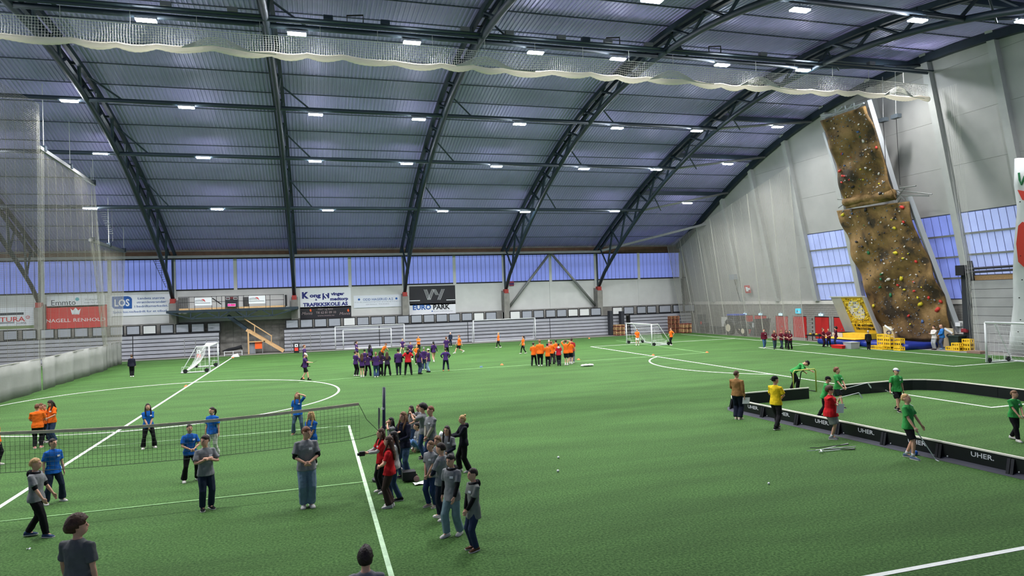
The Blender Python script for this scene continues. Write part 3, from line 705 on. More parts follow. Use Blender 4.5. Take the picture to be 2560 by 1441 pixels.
stxt(t, 'EURO', 1055, 768.8, 11.5, m_blue, 46, bold=0.035); stxt(t, 'PARK', 1104, 767.5, 11.5, m_black, 42, bold=0.035); stxt(t, 'Member of APCOA Europe', 1108, 778.5, 2.6, m_tgrey, 48); sdisc(t, 1080.5, 778.6, 1.6, m_blue)
# small flag plate and speaker box
t, *_ = sign('flag_plate', 'tiny red white blue plate beside the truss foot', 1273, 703.5, 1285, 715, M('flag_red', (150, 60, 80), 0.6)); sbar(t, 1273, 709, 1285, 711.5, m_navy)

# ---- scoreboard platform
YP = 74.6
t = thing('scoreboard_platform', 'raised dark green steel platform with railings and scoreboard on the far wall', 'platform', (-8, 75.6, 3.9))
def pp(x, y, Y=YP): return onY(x, y, Y)
a, b = pp(415, 778), pp(745, 768)
MB().box((a.x, YP, 4.55), (b.x, 77.0, 4.82)).build('deck', m_steel_dark, t)
MB().box((pp(446, 770).x, YP + 0.05, 4.82), (pp(712, 762).x, 77.0, 5.0)).build('timber_skirt', m_wood, t)
zt_, zb_ = 4.6, 3.95
N_ = [pp(x, 780).x for x in (418, 476, 547, 616, 681, 742)]
MB().bar((N_[1], YP + 0.1, zb_), (N_[4], YP + 0.1, zb_), 0.13).build('bottom_chord', m_steel_dark, t)
for (xa, za), (xb, zb2) in [((N_[0], zt_), (N_[1], zb_)), ((N_[4], zb_), (N_[5], zt_)), ((N_[1], zb_), (pp(512, 778).x, zt_)), ((pp(512, 778).x, zt_), (N_[2], zb_)), ((N_[2], zb_), (pp(575, 776).x, zt_)), ((pp(588, 776).x, zt_), (N_[3], zb_)), ((N_[3], zb_), (pp(645, 774).x, zt_)), ((pp(655, 774).x, zt_), (N_[4], zb_)), ((N_[1], zb_), (N_[1], zt_)), ((N_[4], zb_), (N_[4], zt_)), ((N_[3], zb_), (N_[3], zt_)), ((N_[2], zb_), (N_[2], zt_))]:
    MB().bar((xa, YP + 0.1, za), (xb, YP + 0.1, zb2), 0.11).build('truss_strut', m_steel_dark, t)
for y_, zz in ((0, 6.15), (0, 5.6)):
    MB().bar((pp(446, 745).x, YP + 0.05, zz), (pp(710, 740).x, YP + 0.05, zz), 0.045).build('rail', m_black, t)
for x in (446, 472, 486, 529, 541, 554, 563, 596, 609, 622, 664, 675, 709):
    X = pp(x, 750).x; MB().bar((X, YP + 0.05, 4.82), (X, YP + 0.05, 6.15), 0.045).build('rail_post', m_black, t)
for i in range(9):
    X = pp(447 + 2.6 * i, 750).x; MB().bar((X, YP + 0.3, 5.0), (X, YP + 0.3, 6.1), 0.06).build('baluster', m_black, t)
    X = pp(606 + 1.6 * i, 750).x; MB().bar((X, YP + 0.9, 5.0), (X, YP + 0.9, 6.0), 0.05).build('baluster', m_black, t)
MB().bar(pp(531, 746, 75.6), pp(553, 761, 75.6), 0.1).build('stair_stringer', m_black, t)
MB().box((pp(712, 750).x, YP + 0.2, 4.9), (pp(716, 750).x, 76.6, 6.1)).build('end_screen', m_black, t)
# two white banners on the railing and the scoreboard hang on it
for nm, x0, x1, y0, y1, lab in (('railing_banner', 486.5, 529.5, 745.5, 763.5, 'white banner with a red swoosh on the railing left of the scoreboard'), ('railing_banner', 621.5, 663.5, 740.5, 758.5, 'white banner with a red swoosh on the railing right of the scoreboard')):
    a, b = pp(x0, y0, YP - 0.05), pp(x1, y1, YP - 0.05)
    g = thing(nm, lab, 'banner', ((a.x + b.x) / 2, YP - 0.05, b.z), 'white banners on the platform railing')
    MB().box((a.x, YP - 0.06, b.z), (b.x, YP - 0.02, a.z)).build('cloth', m_sw, g)
    xm = (x0 + x1) / 2 - 2
    def q(x, y): return pp(x, y, YP - 0.075)
    MB().tube([q(xm - 2, y0 + 3.5), q(xm + 3, y0 + 4.5), q(xm + 7, y0 + 9)], [0.03, 0.09, 0.03], 4).build('swoosh', M('swoosh_red', (196, 56, 62), 0.5), g)
    MB().tube([q(xm - 18, y0 + 6.5), q(xm - 8, y0 + 4.5), q(xm - 1, y0 + 5.5)], 0.025, 4).build('swoosh', M('swoosh_grey', (120, 124, 130), 0.5), g)
    MB().tube([q(xm - 18, y0 + 9), q(xm - 8, y0 + 7.5), q(xm + 2, y0 + 8.5)], 0.025, 4).build('swoosh', MATS['swoosh_grey'], g)
    MB().bar(q(xm - 18, y0 + 13), q(xm + 20, y0 + 12), 0.02, 0.05).build('lettering', MATS['swoosh_grey'], g)
a, b = pp(563, 742, YP - 0.2), pp(595, 768.5, YP - 0.2)
g = thing('scoreboard', 'black scoreboard with a glowing pink display on the platform railing', 'scoreboard', ((a.x + b.x) / 2, YP - 0.2, b.z))
MB().box((a.x, YP - 0.22, b.z), (b.x, YP - 0.02, a.z)).build('case', m_sblk, g)
m_led = M('pink_led', (255, 40, 120), 0.5, emit=1.6); m_ledoff = M('led_off', (60, 22, 30), 0.5)
def q(x, y): return pp(x, y, YP - 0.235)
def frame4(x0, y0, x1, y1, mat, inner):
    MB().tube([q(x0, y0), q(x1, y0), q(x1, y1), q(x0, y1)], 0.035, 4, True).build('display_rim', mat, g); A, B = q(x0, y0), q(x1, y1); MB().box((A.x, A.y, min(A.z, B.z)), (B.x, A.y + 0.01, max(A.z, B.z))).build('display', inner, g)
m_rim = M('display_rim_white', (200, 200, 204), 0.5)
frame4(565, 744.3, 574, 749.3, m_rim, m_ledoff); frame4(584, 743.7, 593, 748.7, m_rim, m_ledoff); frame4(569.5, 760, 589, 766, m_rim, m_ledoff)
text('lettering', '08:15', q(579, 763) + Vector((0, -0.02, 0)), RX, UP, 4.6 * YP / FPX, m_led, g, 17 * YP / FPX, bold=0.05)
MB().ball(q(579.5, 745.5), (0.2, 0.03, 0.14)).build('emblem', M('dull_red', (90, 30, 34), 0.6), g)
# steel upper flight and timber lower flight
t = thing('steel_stair', 'dark steel stair hanging below the scoreboard platform', 'stair', (-8, 75.4, 2.6))
A, B = onY(568, 790, 75.4), onY(621, 827, 75.4)
for dy in (0, 0.9): MB().bar(A + Vector((0, dy, 0)), B + Vector((0, dy, 0)), 0.08, 0.32).build('stringer', m_steel_dark, t)
for i in range(8): c = A.lerp(B, (i + 0.5) / 8); MB().box((c.x - 0.14, c.y, c.z - 0.02), (c.x + 0.14, c.y + 0.9, c.z + 0.03)).build('tread', m_steel_dark, t)
MB().bar(onY(584, 775, 75.4), onY(615, 800, 75.4), 0.3, 0.05).build('side_plate', m_steel_dark, t)
t = thing('timber_stair', 'pale timber stair with handrail between the two banks of seats', 'stair', (-5, 75.2, 0))
A, B = onY(616, 825, 75.1), onY(709, 881.5, 75.1); B.z = max(B.z, 0.12)
for dy in (0, 0.95): MB().bar(A + Vector((0, dy, 0)), B + Vector((0, dy, 0)), 0.06, 0.30).build('stringer', m_wood, t)
for i in range(12): c = A.lerp(B, (i + 0.5) / 12); MB().box((c.x - 0.14, c.y + 0.02, c.z - 0.02), (c.x + 0.14, c.y + 0.93, c.z + 0.02)).build('tread', m_wood, t)
MB().box((onY(621, 850, 75.1).x - 0.07, 75.05, 0), (onY(621, 850, 75.1).x + 0.07, 75.2, 2.45)).build('post', m_wood, t)
MB().bar((onY(621, 856, 75.1).x, 75.1, 1.28), (onY(663, 856, 75.1).x, 75.1, 1.28), 0.06, 0.1).build('cross_rail', m_wood, t)
for x, y0, y1 in ((636.5, 812, 834), (678.5, 838, 857)): MB().bar(onY(x, y0, 75.05), onY(x, y1, 75.05), 0.08).build('rail_post', m_wood, t)
MB().bar(onY(610, 797, 75.05), onY(680, 841, 75.05), 0.06, 0.1).build('handrail', m_wood, t)
# things below the stair and in front of the seats
def easy(name, label, cat, mb, mat, group=None, smooth=False): return tag(mb.build(name, mat, None, smooth), label, cat, group)
g = thing('notice_board', 'orange notice board on legs under the timber stair', 'board', (onY(646, 880, 75.3).x, 75.3, 0))
a, b = onY(637, 854, 75.3), onY(655.5, 872, 75.3); MB().box((a.x, 75.28, b.z), (b.x, 75.34, a.z)).build('panel', m_orange, g)
for x in (638, 656): MB().box((onY(x, 870, 75.3).x - 0.03, 75.3, 0), (onY(x, 870, 75.3).x + 0.03, 75.36, 1.5)).build('leg', m_steel_grey, g)
g = thing('locker', 'small grey cabinet under the timber stair', 'cabinet', (onY(630, 880, 75.6).x, 75.6, 0)); X = onY(630, 880, 75.6).x
MB().box((X - 0.36, 75.5, 0), (X + 0.36, 76.1, 1.12)).build('body', M('cabinet_grey', (120, 124, 130), 0.5), g); MB().box((X - 0.34, 75.47, 0.03), (X + 0.34, 75.5, 1.02)).build('door', M('cabinet_door', (132, 136, 142), 0.5), g); MB().box((X - 0.36, 75.46, 1.04), (X + 0.36, 75.5, 1.12)).build('top_edge', m_black, g)
def bin_(x, y, label):
    c = flo(x, y); g = thing('waste_bin', label, 'bin', (c.x, c.y, 0), 'black sorting bins')
    X, Y = c.x, c.y; mb = MB(); mb.hexa([(X - .25, Y - .25, 0), (X + .25, Y - .25, 0), (X + .25, Y + .25, 0), (X - .25, Y + .25, 0), (X - .3, Y - .3, 0.95), (X + .3, Y - .3, 0.95), (X + .3, Y + .3, 0.95), (X - .3, Y + .3, 0.95)]); mb.build('body', m_black, g)
    MB().hexa([(X - .33, Y - .33, .95), (X + .33, Y - .33, .95), (X + .33, Y + .33, .95), (X - .33, Y + .33, .95), (X - .28, Y - .28, 1.05), (X + .28, Y - .28, 1.05), (X + .28, Y + .28, 1.05), (X - .28, Y + .28, 1.05)]).build('lid', m_black, g)
    MB().box((X - 0.16, Y - 0.33, 0.62), (X + 0.16, Y - 0.28, 0.92)).build('white_sticker', m_sw, g); MB().cyl((X, Y - 0.345, 0.77), (X, Y - 0.32, 0.77), 0.07, 10).build('hole_mark', m_black, g)
    MB().box((X - 0.18, Y - 0.30, 0.22), (X + 0.18, Y - 0.25, 0.55)).build('red_sticker', M('sticker_red', (206, 60, 50), 0.5), g)
bin_(741.5, 882.5, 'black waste bin with white and red stickers right of the timber stair')
bin_(498.5, 899.5, 'black waste bin with stickers behind the netted goal on the left')
g = thing('bench', 'low pale bench in front of the concrete wall left of the stair', 'bench', flo(582, 890)); A, B = flo(560, 891), flo(606, 888)
d = (B - A); MB().slab(A + Vector((0, 0, .42)), d, (0, .35, 0), (0, 0, .05)).build('seat', m_alu, g)
for f in (0.02, 0.5, 0.98): c = A + d * f; MB().box((c.x - .03, c.y, 0), (c.x + .03, c.y + .33, .42)).build('leg', m_alu, g)
MB().bar(A + Vector((0, .1, .12)), B + Vector((0, .1, .12)), .04).build('stretcher', m_alu, g)
mb = MB(); c = A + d * 0.42; mb.tube([c + Vector((-.9, .15, .5)), c + Vector((-.3, .15, .62)), c + Vector((.4, .15, .72)), c + Vector((.9, .15, .85)), c + Vector((1.0, .15, .6))], [.05, .15, .17, .2, .05], 8)
easy('sports_bag', 'black bag slumped on the low pale bench', 'bag', mb, M('black_cloth', (24, 24, 28), 0.9, bump=0.4, bscale=9), smooth=True)
mb = MB(); c = flo(588, 893); mb.hexa([c + Vector(v) for v in ((-.4, -.15, 0.01), (.36, -.15, 0.01), (.4, .2, 0.01), (-.36, .2, 0.01), (-.2, -.1, .22), (.25, -.1, .36), (.25, .1, .3), (-.15, .12, .2))])
easy('plastic_bag', 'crumpled white plastic bag on the halfway line by the bench', 'bag', mb, m_sw)

# ---- goals
m_gnet = M('white_goal_net', (222, 224, 222), 0.8)
def goal(label, A, B, depth, h, net=True, wheels=True, top=0.0, r=0.055, dens=0.2, nr=0.006):
    """A,B feet of the posts, depth vector to the back bar"""
    A, B, D = Vector(A), Vector(B), Vector(depth); Z = Vector((0, 0, h)); T = D.normalized() * top
    g = thing('football_goal', label, 'goal', ((A.x + B.x) / 2, (A.y + B.y) / 2, 0), 'white football goals')
    for p in (A, B): MB().cyl(p, p + Z, r, 8).build('post', m_alu, g, True)
    MB().cyl(A + Z, B + Z, r, 8).build('crossbar', m_alu, g, True)
    for p in (A, B):
        if top: MB().cyl(p + Z, p + Z + T, r * 0.6, 6).build('top_arm', m_alu, g)
        MB().cyl(p + Z + T, p + D + Vector((0, 0, .06)), r * 0.6, 6).build('stay', m_alu, g)
        MB().cyl(p + Vector((0, 0, .05)), p + D + Vector((0, 0, .05)), r * 0.8, 6).build('ground_bar', m_alu, g)
    MB().cyl(A + D + Vector((0, 0, .05)), B + D + Vector((0, 0, .05)), r * 0.8, 6).build('back_bar', m_alu, g)
    if net:
        mb = MB(); nu = int((B - A).length / dens); nv = int(h * 1.3 / dens)
        def pt(f, v):
            if v < 0.25: return A.lerp(B, f) + Z + (T if top else D * 0.12) * (v / 0.25) - Vector((0, 0, 0.1 * math.sin(f * math.pi) * (v / 0.25)))
            w = (v - 0.25) / 0.75; a = A.lerp(B, f) + Z + (T if top else D * 0.12) - Vector((0, 0, 0.1 * math.sin(f * math.pi)))
            b = A.lerp(B, f) + D * 0.97; c = a.lerp(b, w); return c - D.normalized() * (0.28 * math.sin(math.pi * w)) - Vector((0, 0, 0.16 * math.sin(math.pi * w)))
        for i in range(nu + 1): prism(mb, [pt(i / nu, v) for v in np.linspace(0, 1, 10)], nr)
        for j in range(nv + 1): prism(mb, [pt(f, j / nv) for f in np.linspace(0, 1, 12)], nr)
        for p, f in ((A, 0.0), (B, 1.0)):
            for v in np.linspace(0.1, 0.95, 9): q = pt(f, v); prism(mb, [q, Vector((p.x, p.y, q.z * 0.98))], nr)
            for u in np.linspace(0.15, 0.85, 5): prism(mb, [p + D * u + Vector((0, 0, .05)), p + (D * u if not top else D * u) + Vector((0, 0, h * (1 - u) * 0.95))], nr)
        tag(mb.build('net', m_gnet, g), kind='stuff')
    if wheels:
        for p in (A, B):
            for f in (0.10, 0.85):
                c = p + D * f + (B - A).normalized() * 0.0 + Vector((0, 0, .16)); s = Vector((0.05, 0, 0)) if abs(D.x) < abs(D.y) else Vector((0, 0.05, 0))
                MB().cyl(c - s, c + s, 0.16, 12).build('wheel', m_black, g)
                MB().tube([c + D.normalized() * -.28 + Vector((0, 0, -.1)), c + D.normalized() * -.25 + Vector((0, 0, .32)), c + D.normalized() * .25 + Vector((0, 0, .32)), c + D.normalized() * .28 + Vector((0, 0, -.1))], 0.02, 5).build('wheel_frame', m_alu, g)
    return g
goal('white goal with a sagging net on the halfway line by the left seats', (-7.96, 56.7, 0), (-7.96, 61.6, 0), (-2.0, -0.1, 0), 2.0, top=0.9, dens=0.17, nr=0.006)
goal('small white goal with a net guarded by an orange player at the right', (30.0, 61.4, 0), (30.45, 57.0, 0), (2.1, 0.1, 0), 2.05, top=0.7, dens=0.17, nr=0.006)
goal('large white goal cut off by the right edge of the view', (39.63, 31.4, 0), (39.63, 24.08, 0), (2.0, -0.05, 0), 2.5, top=0.7, r=0.065, dens=0.24, nr=0.005)
goal('wide white goal standing folded against the seats behind the purple players', (2.05, 74.6, 0), (9.45, 74.6, 0), (0, 0.9, 0), 2.48, net=False, wheels=False, top=0.3)
goal('lower white goal frame standing inside the wide one behind the players', (2.85, 74.1, 0), (7.95, 74.1, 0), (0, 0.5, 0), 2.1, net=False, wheels=False, top=0.2)
goal('wide white goal standing folded against the seats right of the running players', (17.3, 74.5, 0), (24.7, 74.5, 0), (0, 0.9, 0), 2.55, net=False, wheels=False, top=0.3)
for lab, x0, x1, y0, y1 in (('grey tubular barrier leaning on the seats behind the left goal', 462, 545, 850, 893), ('grey tubular barrier leaning on the seats beside the waste bin', 729, 802, 836, 880)):
    g = thing('barrier_frame', lab, 'barrier', flo((x0 + x1) / 2, y1 - 1)); Y = 75.3
    XA, XB = onY(x0, y1, Y).x, onY(x1, y1, Y).x; zt2 = onY(x0, y0, Y).z
    for f in (0, .33, .66, 1): MB().cyl((XA + (XB - XA) * f, Y, 0), (XA + (XB - XA) * f, Y, zt2), 0.035, 6).build('upright', m_steel_grey, g)
    for z in (zt2, zt2 * .5): MB().cyl((XA, Y, z), (XB, Y, z), 0.035, 6).build('rail', m_steel_grey, g)
# ================================================================ END WALL: climbing walls, mats, crates, tractor, pallets
CK = 0.28
def rock_material():
    m = bpy.data.materials.new('painted_rock_panel'); m.use_nodes = True; nt = m.node_tree; b = nt.nodes['Principled BSDF']
    tc = nt.nodes.new('ShaderNodeTexCoord')
    n = nt.nodes.new('ShaderNodeTexNoise'); n.inputs['Scale'].default_value = 0.55; n.inputs['Detail'].default_value = 6; n.inputs['Roughness'].default_value = 0.62
    nt.links.new(tc.outputs['Object'], n.inputs['Vector'])
    r = nt.nodes.new('ShaderNodeValToRGB'); e = r.color_ramp.elements
    e[0].position = 0.40; e[0].color = (*lin((58, 47, 30)), 1); e[1].position = 0.64; e[1].color = (*lin((152, 120, 76)), 1)
    x = r.color_ramp.elements.new(0.46); x.color = (*lin((102, 78, 42)), 1); x = r.color_ramp.elements.new(0.55); x.color = (*lin((124, 97, 54)), 1)
    nt.links.new(n.outputs['Fac'], r.inputs['Fac']); nt.links.new(r.outputs['Color'], b.inputs['Base Color'])
    b.inputs['Roughness'].default_value = 0.85
    n2 = nt.nodes.new('ShaderNodeTexNoise'); n2.inputs['Scale'].default_value = 6; nt.links.new(tc.outputs['Object'], n2.inputs['Vector'])
    bp = nt.nodes.new('ShaderNodeBump'); bp.inputs['Strength'].default_value = 0.5; bp.inputs['Distance'].default_value = 0.06
    nt.links.new(n2.outputs['Fac'], bp.inputs['Height']); nt.links.new(bp.outputs['Normal'], b.inputs['Normal'])
    return m
m_rock = rock_material()
def interp(L, v):
    f = v * (len(L) - 1); i = min(int(f), len(L) - 2); t_ = f - i
    return (L[i][0] * (1 - t_) + L[i + 1][0] * t_, L[i][1] * (1 - t_) + L[i + 1][1] * t_)
def bulge(y, z): return 0.16 * math.sin(y * 1.1 + 0.6 * z) * math.cos(z * 0.9 + 0.3 * y) + 0.10 * math.sin(2.3 * z + y) + 0.05 * math.sin(4.1 * y - 2 * z)
def rock_pt(E0, E1, X0, u, v):
    a, b = interp(E0, v), interp(E1, v); p = onE(a[0] + (b[0] - a[0]) * u, a[1] + (b[1] - a[1]) * u, X0, CK); d = bulge(p.y, p.z); return p + Vector((-d - 0.1, 0, -0.2 * d))
LOW0 = [(2213, 850), (2204, 823), (2188, 792), (2172, 750), (2153, 690), (2135, 640), (2118, 585), (2101, 540), (2096, 527)]
LOW1 = [(2378, 850), (2376, 806), (2358, 742), (2336, 685), (2319, 645), (2300, 604), (2287, 575), (2278, 530), (2270, 505)]
UP0 = [(2121, 522), (2110, 485), (2099, 440), (2086, 385), (2068, 335), (2054, 302)]
UP1 = [(2239, 500), (2228, 462), (2211, 412), (2203, 370), (2186, 305), (2165, 265)]
cw = thing('climbing_wall', 'tall brown artificial rock climbing wall studded with holds leaning from the end wall', 'climbing wall', (45.5, 43.5, 0.0))
def rock_panel(name, E0, E1, X0, nu, nv):
    P = [rock_pt(E0, E1, X0, u, v) for u in np.linspace(0, 1, nu) for v in np.linspace(0, 1, nv)]
    o = MB().grid(P, nu, nv).build(name, m_rock, cw, True); s_ = o.modifiers.new('thickness', 'SOLIDIFY'); s_.thickness = 0.14; s_.offset = 0; return o
XLOW, XUP = 45.75, 45.45
rock_panel('lower_rock_panel', LOW0, LOW1, XLOW, 30, 44); rock_panel('upper_rock_panel', UP0, UP1, XUP, 22, 34)
a, b = onE(2116, 506, XUP + 0.08, CK), onE(2236, 484, XUP + 0.08, CK)
MB().tube([a.lerp(b, f) + Vector((-0.1 - 0.05 * math.sin(9 * f), 0, 0.05 * math.sin(5 * f))) for f in np.linspace(0, 1, 14)], [0.36 + 0.05 * math.sin(2.1 * i) for i in range(14)], 10).build('rock_ledge', m_rock, cw, True)
m_box = M('frame_white_steel', (176, 180, 182), 0.5)
MB().bar(onE(2168, 252, 46.1, CK), onE(2240, 492, 46.1, CK), 0.5, 0.4).build('frame_post', m_box, cw)
MB().bar(onE(2272, 492, 46.2, CK), onE(2398, 830, 46.2, CK), 0.34, 0.34).build('frame_post', m_box, cw)
MB().bar(onE(2062, 330, 46.2, CK), onE(2125, 530, 46.2, CK), 0.3, 0.3).build('frame_post', m_box, cw)
for x0, y0, x1, y1 in ((2054, 296, 2160, 258), (2054, 290, 2080, 285), (2075, 300, 2105, 268), (2105, 292, 2130, 262), (2130, 284, 2158, 258), (2088, 272, 2092, 300), (2112, 264, 2116, 292), (2134, 258, 2140, 284)):
    MB().cyl(onE(x0, y0, 45.6, CK), onE(x1, y1, 45.6, CK), 0.07, 6).build('top_strut', m_box, cw)
for x0, y0, x1, y1 in ((2228, 474, 2330, 486), (2236, 488, 2322, 490), (2250, 470, 2290, 465), (2238, 500, 2262, 470), (2262, 500, 2236, 474), (2240, 515, 2252, 496), (2096, 520, 2110, 510), (2094, 498, 2112, 499)):
    MB().cyl(onE(x0, y0, 45.9, CK), onE(x1, y1, 45.9, CK), 0.05, 6).build('scaffold_tube', m_steel_grey, cw)
# holds: the three hundred largest one by one, the rest joined
HC = [('hold_white', (206, 200, 190)), ('hold_black', (38, 36, 40)), ('hold_grey', (120, 122, 124)), ('hold_sand', (168, 140, 96)), ('hold_yellow', (214, 198, 50)), ('hold_red', (196, 58, 48)), ('hold_green', (40, 112, 70)), ('hold_blue', (70, 96, 140))]
hm = []
rh = random.Random(11)
for k, (nm, c) in enumerate(HC):
    mb = MB(); mb.ball((0, 0, 0), (0.10, 0.15, 0.10), 6, 4); mb.v = [(x * rh.uniform(.8, 1.2), y * rh.uniform(.75, 1.3), z * rh.uniform(.8, 1.2) * (0.7 if z < 0 else 1)) for x, y, z in mb.v]
    hm.append(mb.mesh('hold', M(nm, c, 0.6), smooth=True))
def put_hold(p, k, s):
    s *= 0.52
    o = put('hold', hm[k], cw, p + Vector((-0.1, 0, 0))); o.scale = (s, s, s); o.rotation_euler = (rh.uniform(0, 6), 0.2, 0)
SPEC = [(2258, 518, 5, 3.0), (2264, 556, 5, 2.0), (2243, 570, 4, 2.4), (2113, 537, 4, 2.6), (2176, 632, 6, 2.6), (2248, 633, 4, 3.0), (2265, 646, 4, 1.8), (2292, 655, 5, 2.2), (2214, 685, 6, 2.0), (2213, 698, 6, 1.8), (2228, 698, 0, 2.8), (2256, 697, 4, 3.0), (2248, 713, 5, 2.0), (2205, 718, 6, 2.0), (2233, 738, 6, 2.6), (2270, 724, 4, 1.8), (2296, 728, 5, 1.9), (2306, 761, 4, 3.4), (2302, 744, 4, 1.8), (2326, 745, 5, 2.0), (2351, 755, 5, 2.4), (2350, 774, 5, 3.4), (2188, 765, 4, 2.4), (2292, 705, 5, 1.6), (2278, 790, 5, 2.0), (2314, 804, 7, 2.2), (2163, 353, 0, 2.4), (2150, 330, 7, 2.0), (2170, 420, 0, 1.8), (2120, 440, 5, 1.8), (2108, 385, 5, 1.6), (2198, 370, 5, 2.0), (2197, 434, 0, 1.9), (2137, 468, 1, 2.4), (2210, 484, 1, 2.2), (2240, 545, 1, 1.8), (2150, 605, 1, 2.0), (2165, 617, 1, 1.8), (2173, 525, 1, 2.4), (2103, 428, 5, 2.2), (2115, 440, 5, 2.2), (2116, 457, 5, 1.7), (2160, 449, 4, 1.5), (2157, 424, 4, 1.5), (2205, 460, 4, 1.3)]
nh = 0
for x, y, k, s in SPEC:
    up_ = y < 500 and x < 2235; p = onE(x, y, XUP if up_ else XLOW, CK); p.x -= bulge(p.y, p.z) + 0.14; put_hold(p, k, s); nh += 1
rest = MB()
for i in range(560):
    up_ = i % 100 < 34; u, v = rh.uniform(0.05, 0.95), rh.uniform(0.04, 0.97)
    p = rock_pt(UP0 if up_ else LOW0, UP1 if up_ else LOW1, XUP if up_ else XLOW, u, v) + Vector((-0.08, 0, 0))
    k = rh.choices(range(8), (30, 28, 18, 14, 4, 3, 2, 2))[0]; s = rh.choice((0.7, 0.8, 0.9, 1.0, 1.2, 1.4))
    if nh < 300: put_hold(p, k, s); nh += 1
    else: rest.ball(p, (0.045, 0.06, 0.045), 5, 4)
tag(rest.build('small_holds', hm[2].materials[0], cw), kind='stuff')
for i, (x, y) in enumerate(((2208, 300), (2240, 291))):
    t = thing('floodlight', '%s dark floodlight hanging beside the top of the rock climbing wall' % ('left', 'right')[i], 'floodlight', onE(x, y, 45.6, 0.2), 'hanging floodlights')
    c = onE(x, y, 45.6, 0.2); MB().box((c.x - .2, c.y - .32, c.z - .16), (c.x + .2, c.y + .32, c.z + .14)).build('head', M('floodlight_dark', (66, 74, 80), 0.5), t); e_ = onE(x + 6, 470, 45.6, 0.2); MB().cyl(c, (c.x, c.y - 0.1, e_.z), 0.02, 4).build('cable', m_black, t); MB().cyl((c.x, c.y, c.z), (c.x + .1, c.y, arc_z(c.y) - .6), 0.03, 5).build('hanger', m_steel_grey, t)

# bouldering board
BK = 0.45
bb = thing('bouldering_board', 'leaning yellow bouldering board with a pale round emblem and grey side', 'climbing wall', (45.3, 47.4, 0.0))
def bp_(y, z, d=0.0): return Vector((44.5 - BK * (z - 3.6) - d, y, z))
def bquad(y0, y1, z0, z1, d0, d1): return MB().hexa([bp_(y0, z0, d0), bp_(y1, z0, d0), bp_(y1, z0, d1), bp_(y0, z0, d1), bp_(y0, z1, d0), bp_(y1, z1, d0), bp_(y1, z1, d1), bp_(y0, z1, d1)])
m_yel = M('board_yellow', (206, 172, 44), 0.6, var=0.12, scale=3); m_ply = M('grey_plywood', (176, 174, 166), 0.7, var=0.05, scale=2)
bquad(45.65, 48.05, 0.95, 4.08, 0.0, 0.12).build('yellow_panel', m_yel, bb); bquad(48.05, 49.2, 0.95, 4.08, 0.0, 0.14).build('grey_panel', m_ply, bb)
bquad(45.55, 49.3, 4.08, 4.17, -0.1, 0.2).build('top_edge', m_white, bb); bquad(45.5, 45.65, 0.95, 4.08, -0.2, 0.16).build('side_edge', m_ply, bb)
MB().box((44.2, 45.6, 0.5), (45.75, 49.2, 0.97)).build('kicker', m_yel, bb)
MB().box((44.15, 48.05, 0.5), (45.7, 49.25, 0.97)).build('kicker', m_ply, bb)
n = 28; cy, cz = 46.85, 2.95
MB().poly([bp_(cy + 0.82 * math.cos(a), cz + 0.86 * math.sin(a), 0.135) for a in np.linspace(0, 2 * math.pi, n, False)], (-0.01, 0, 0)).build('round_emblem', M('emblem_white', (214, 214, 210), 0.6), bb)
bh = MB().ball((0, 0, 0), (0.04, 0.055, 0.04), 5, 4).mesh('board_hold', m_black); bh2 = MB().ball((0, 0, 0), (0.06, 0.09, 0.06), 5, 4).mesh('board_hold', M('board_hold_yellow', (226, 206, 70), 0.6))
for r in range(14):
    for c in range(11):
        y, z = 45.8 + 0.21 * c + rh.uniform(-.04, .04), 1.75 + 0.165 * r + rh.uniform(-.03, .03)
        if rh.random() < 0.6: put('board_hold', bh if rh.random() < 0.36 else bh2, bb, bp_(y, z, 0.17))
rb = random.Random(5)
for r, z in enumerate((1.52, 1.22)):
    for c in range(13):
        y = 47.75 - 0.155 * c - 0.05 * r
        if rb.random() < 0.88: mb = bquad(y - 0.12 * rb.uniform(.5, 1), y, z, z + 0.22 * rb.uniform(.7, 1), 0.12, 0.14); mb.build('block_letter', m_black, bb)
# crash mats
m_mat = M('blue_vinyl_mat', (20, 42, 122), 0.4, var=0.08, scale=2, bump=0.3, bscale=3)
def soft_box(name, label, a, b, mat, cat='mat', group=None):
    mb = MB(); (x0, y0, z0), (x1, y1, z1) = a, b; N = 12; P = []
    R = []
    for i, (f, ins) in enumerate(((0, .06), (.12, 0), (.5, -.04), (.88, 0), (1.0, .10))):
        z = z0 + (z1 - z0) * f; ring_ = []
        for s_ in range(4 * N):
            e, q = divmod(s_, N); q /= N
            x, y = [(x0 + (x1 - x0) * q, y0), (x1, y0 + (y1 - y0) * q), (x1 - (x1 - x0) * q, y1), (x0, y1 - (y1 - y0) * q)][e]
            cx, cy_ = (x0 + x1) / 2, (y0 + y1) / 2; l = math.hypot(x - cx, y - cy_); w = ins + 0.03 * math.sin(q * 9 + e)
            ring_.append(Vector((x + (cx - x) / l * w, y + (cy_ - y) / l * w, z + (0.03 * math.sin(q * 7 + e * 2) if f > .9 else 0))))
        R.append(ring_)
    mb.rings(R); return easy(name, label, cat, mb, mat, group, True)
soft_box('crash_mat', 'thick blue crash mat under the yellow bouldering board', (42.9, 45.2, 0.0), (45.9, 49.6, 0.46), m_mat, group='blue crash mats')
soft_box('crash_mat', 'long blue crash mat below the tall rock climbing wall', (43.2, 40.5, 0.0), (46.2, 45.0, 0.44), m_mat, group='blue crash mats')
soft_box('yellow_mat', 'flat yellow mat on the blue crash mat under the bouldering board', (43.1, 45.5, 0.50), (44.1, 49.3, 0.60), M('yellow_vinyl', (222, 166, 44), 0.45))
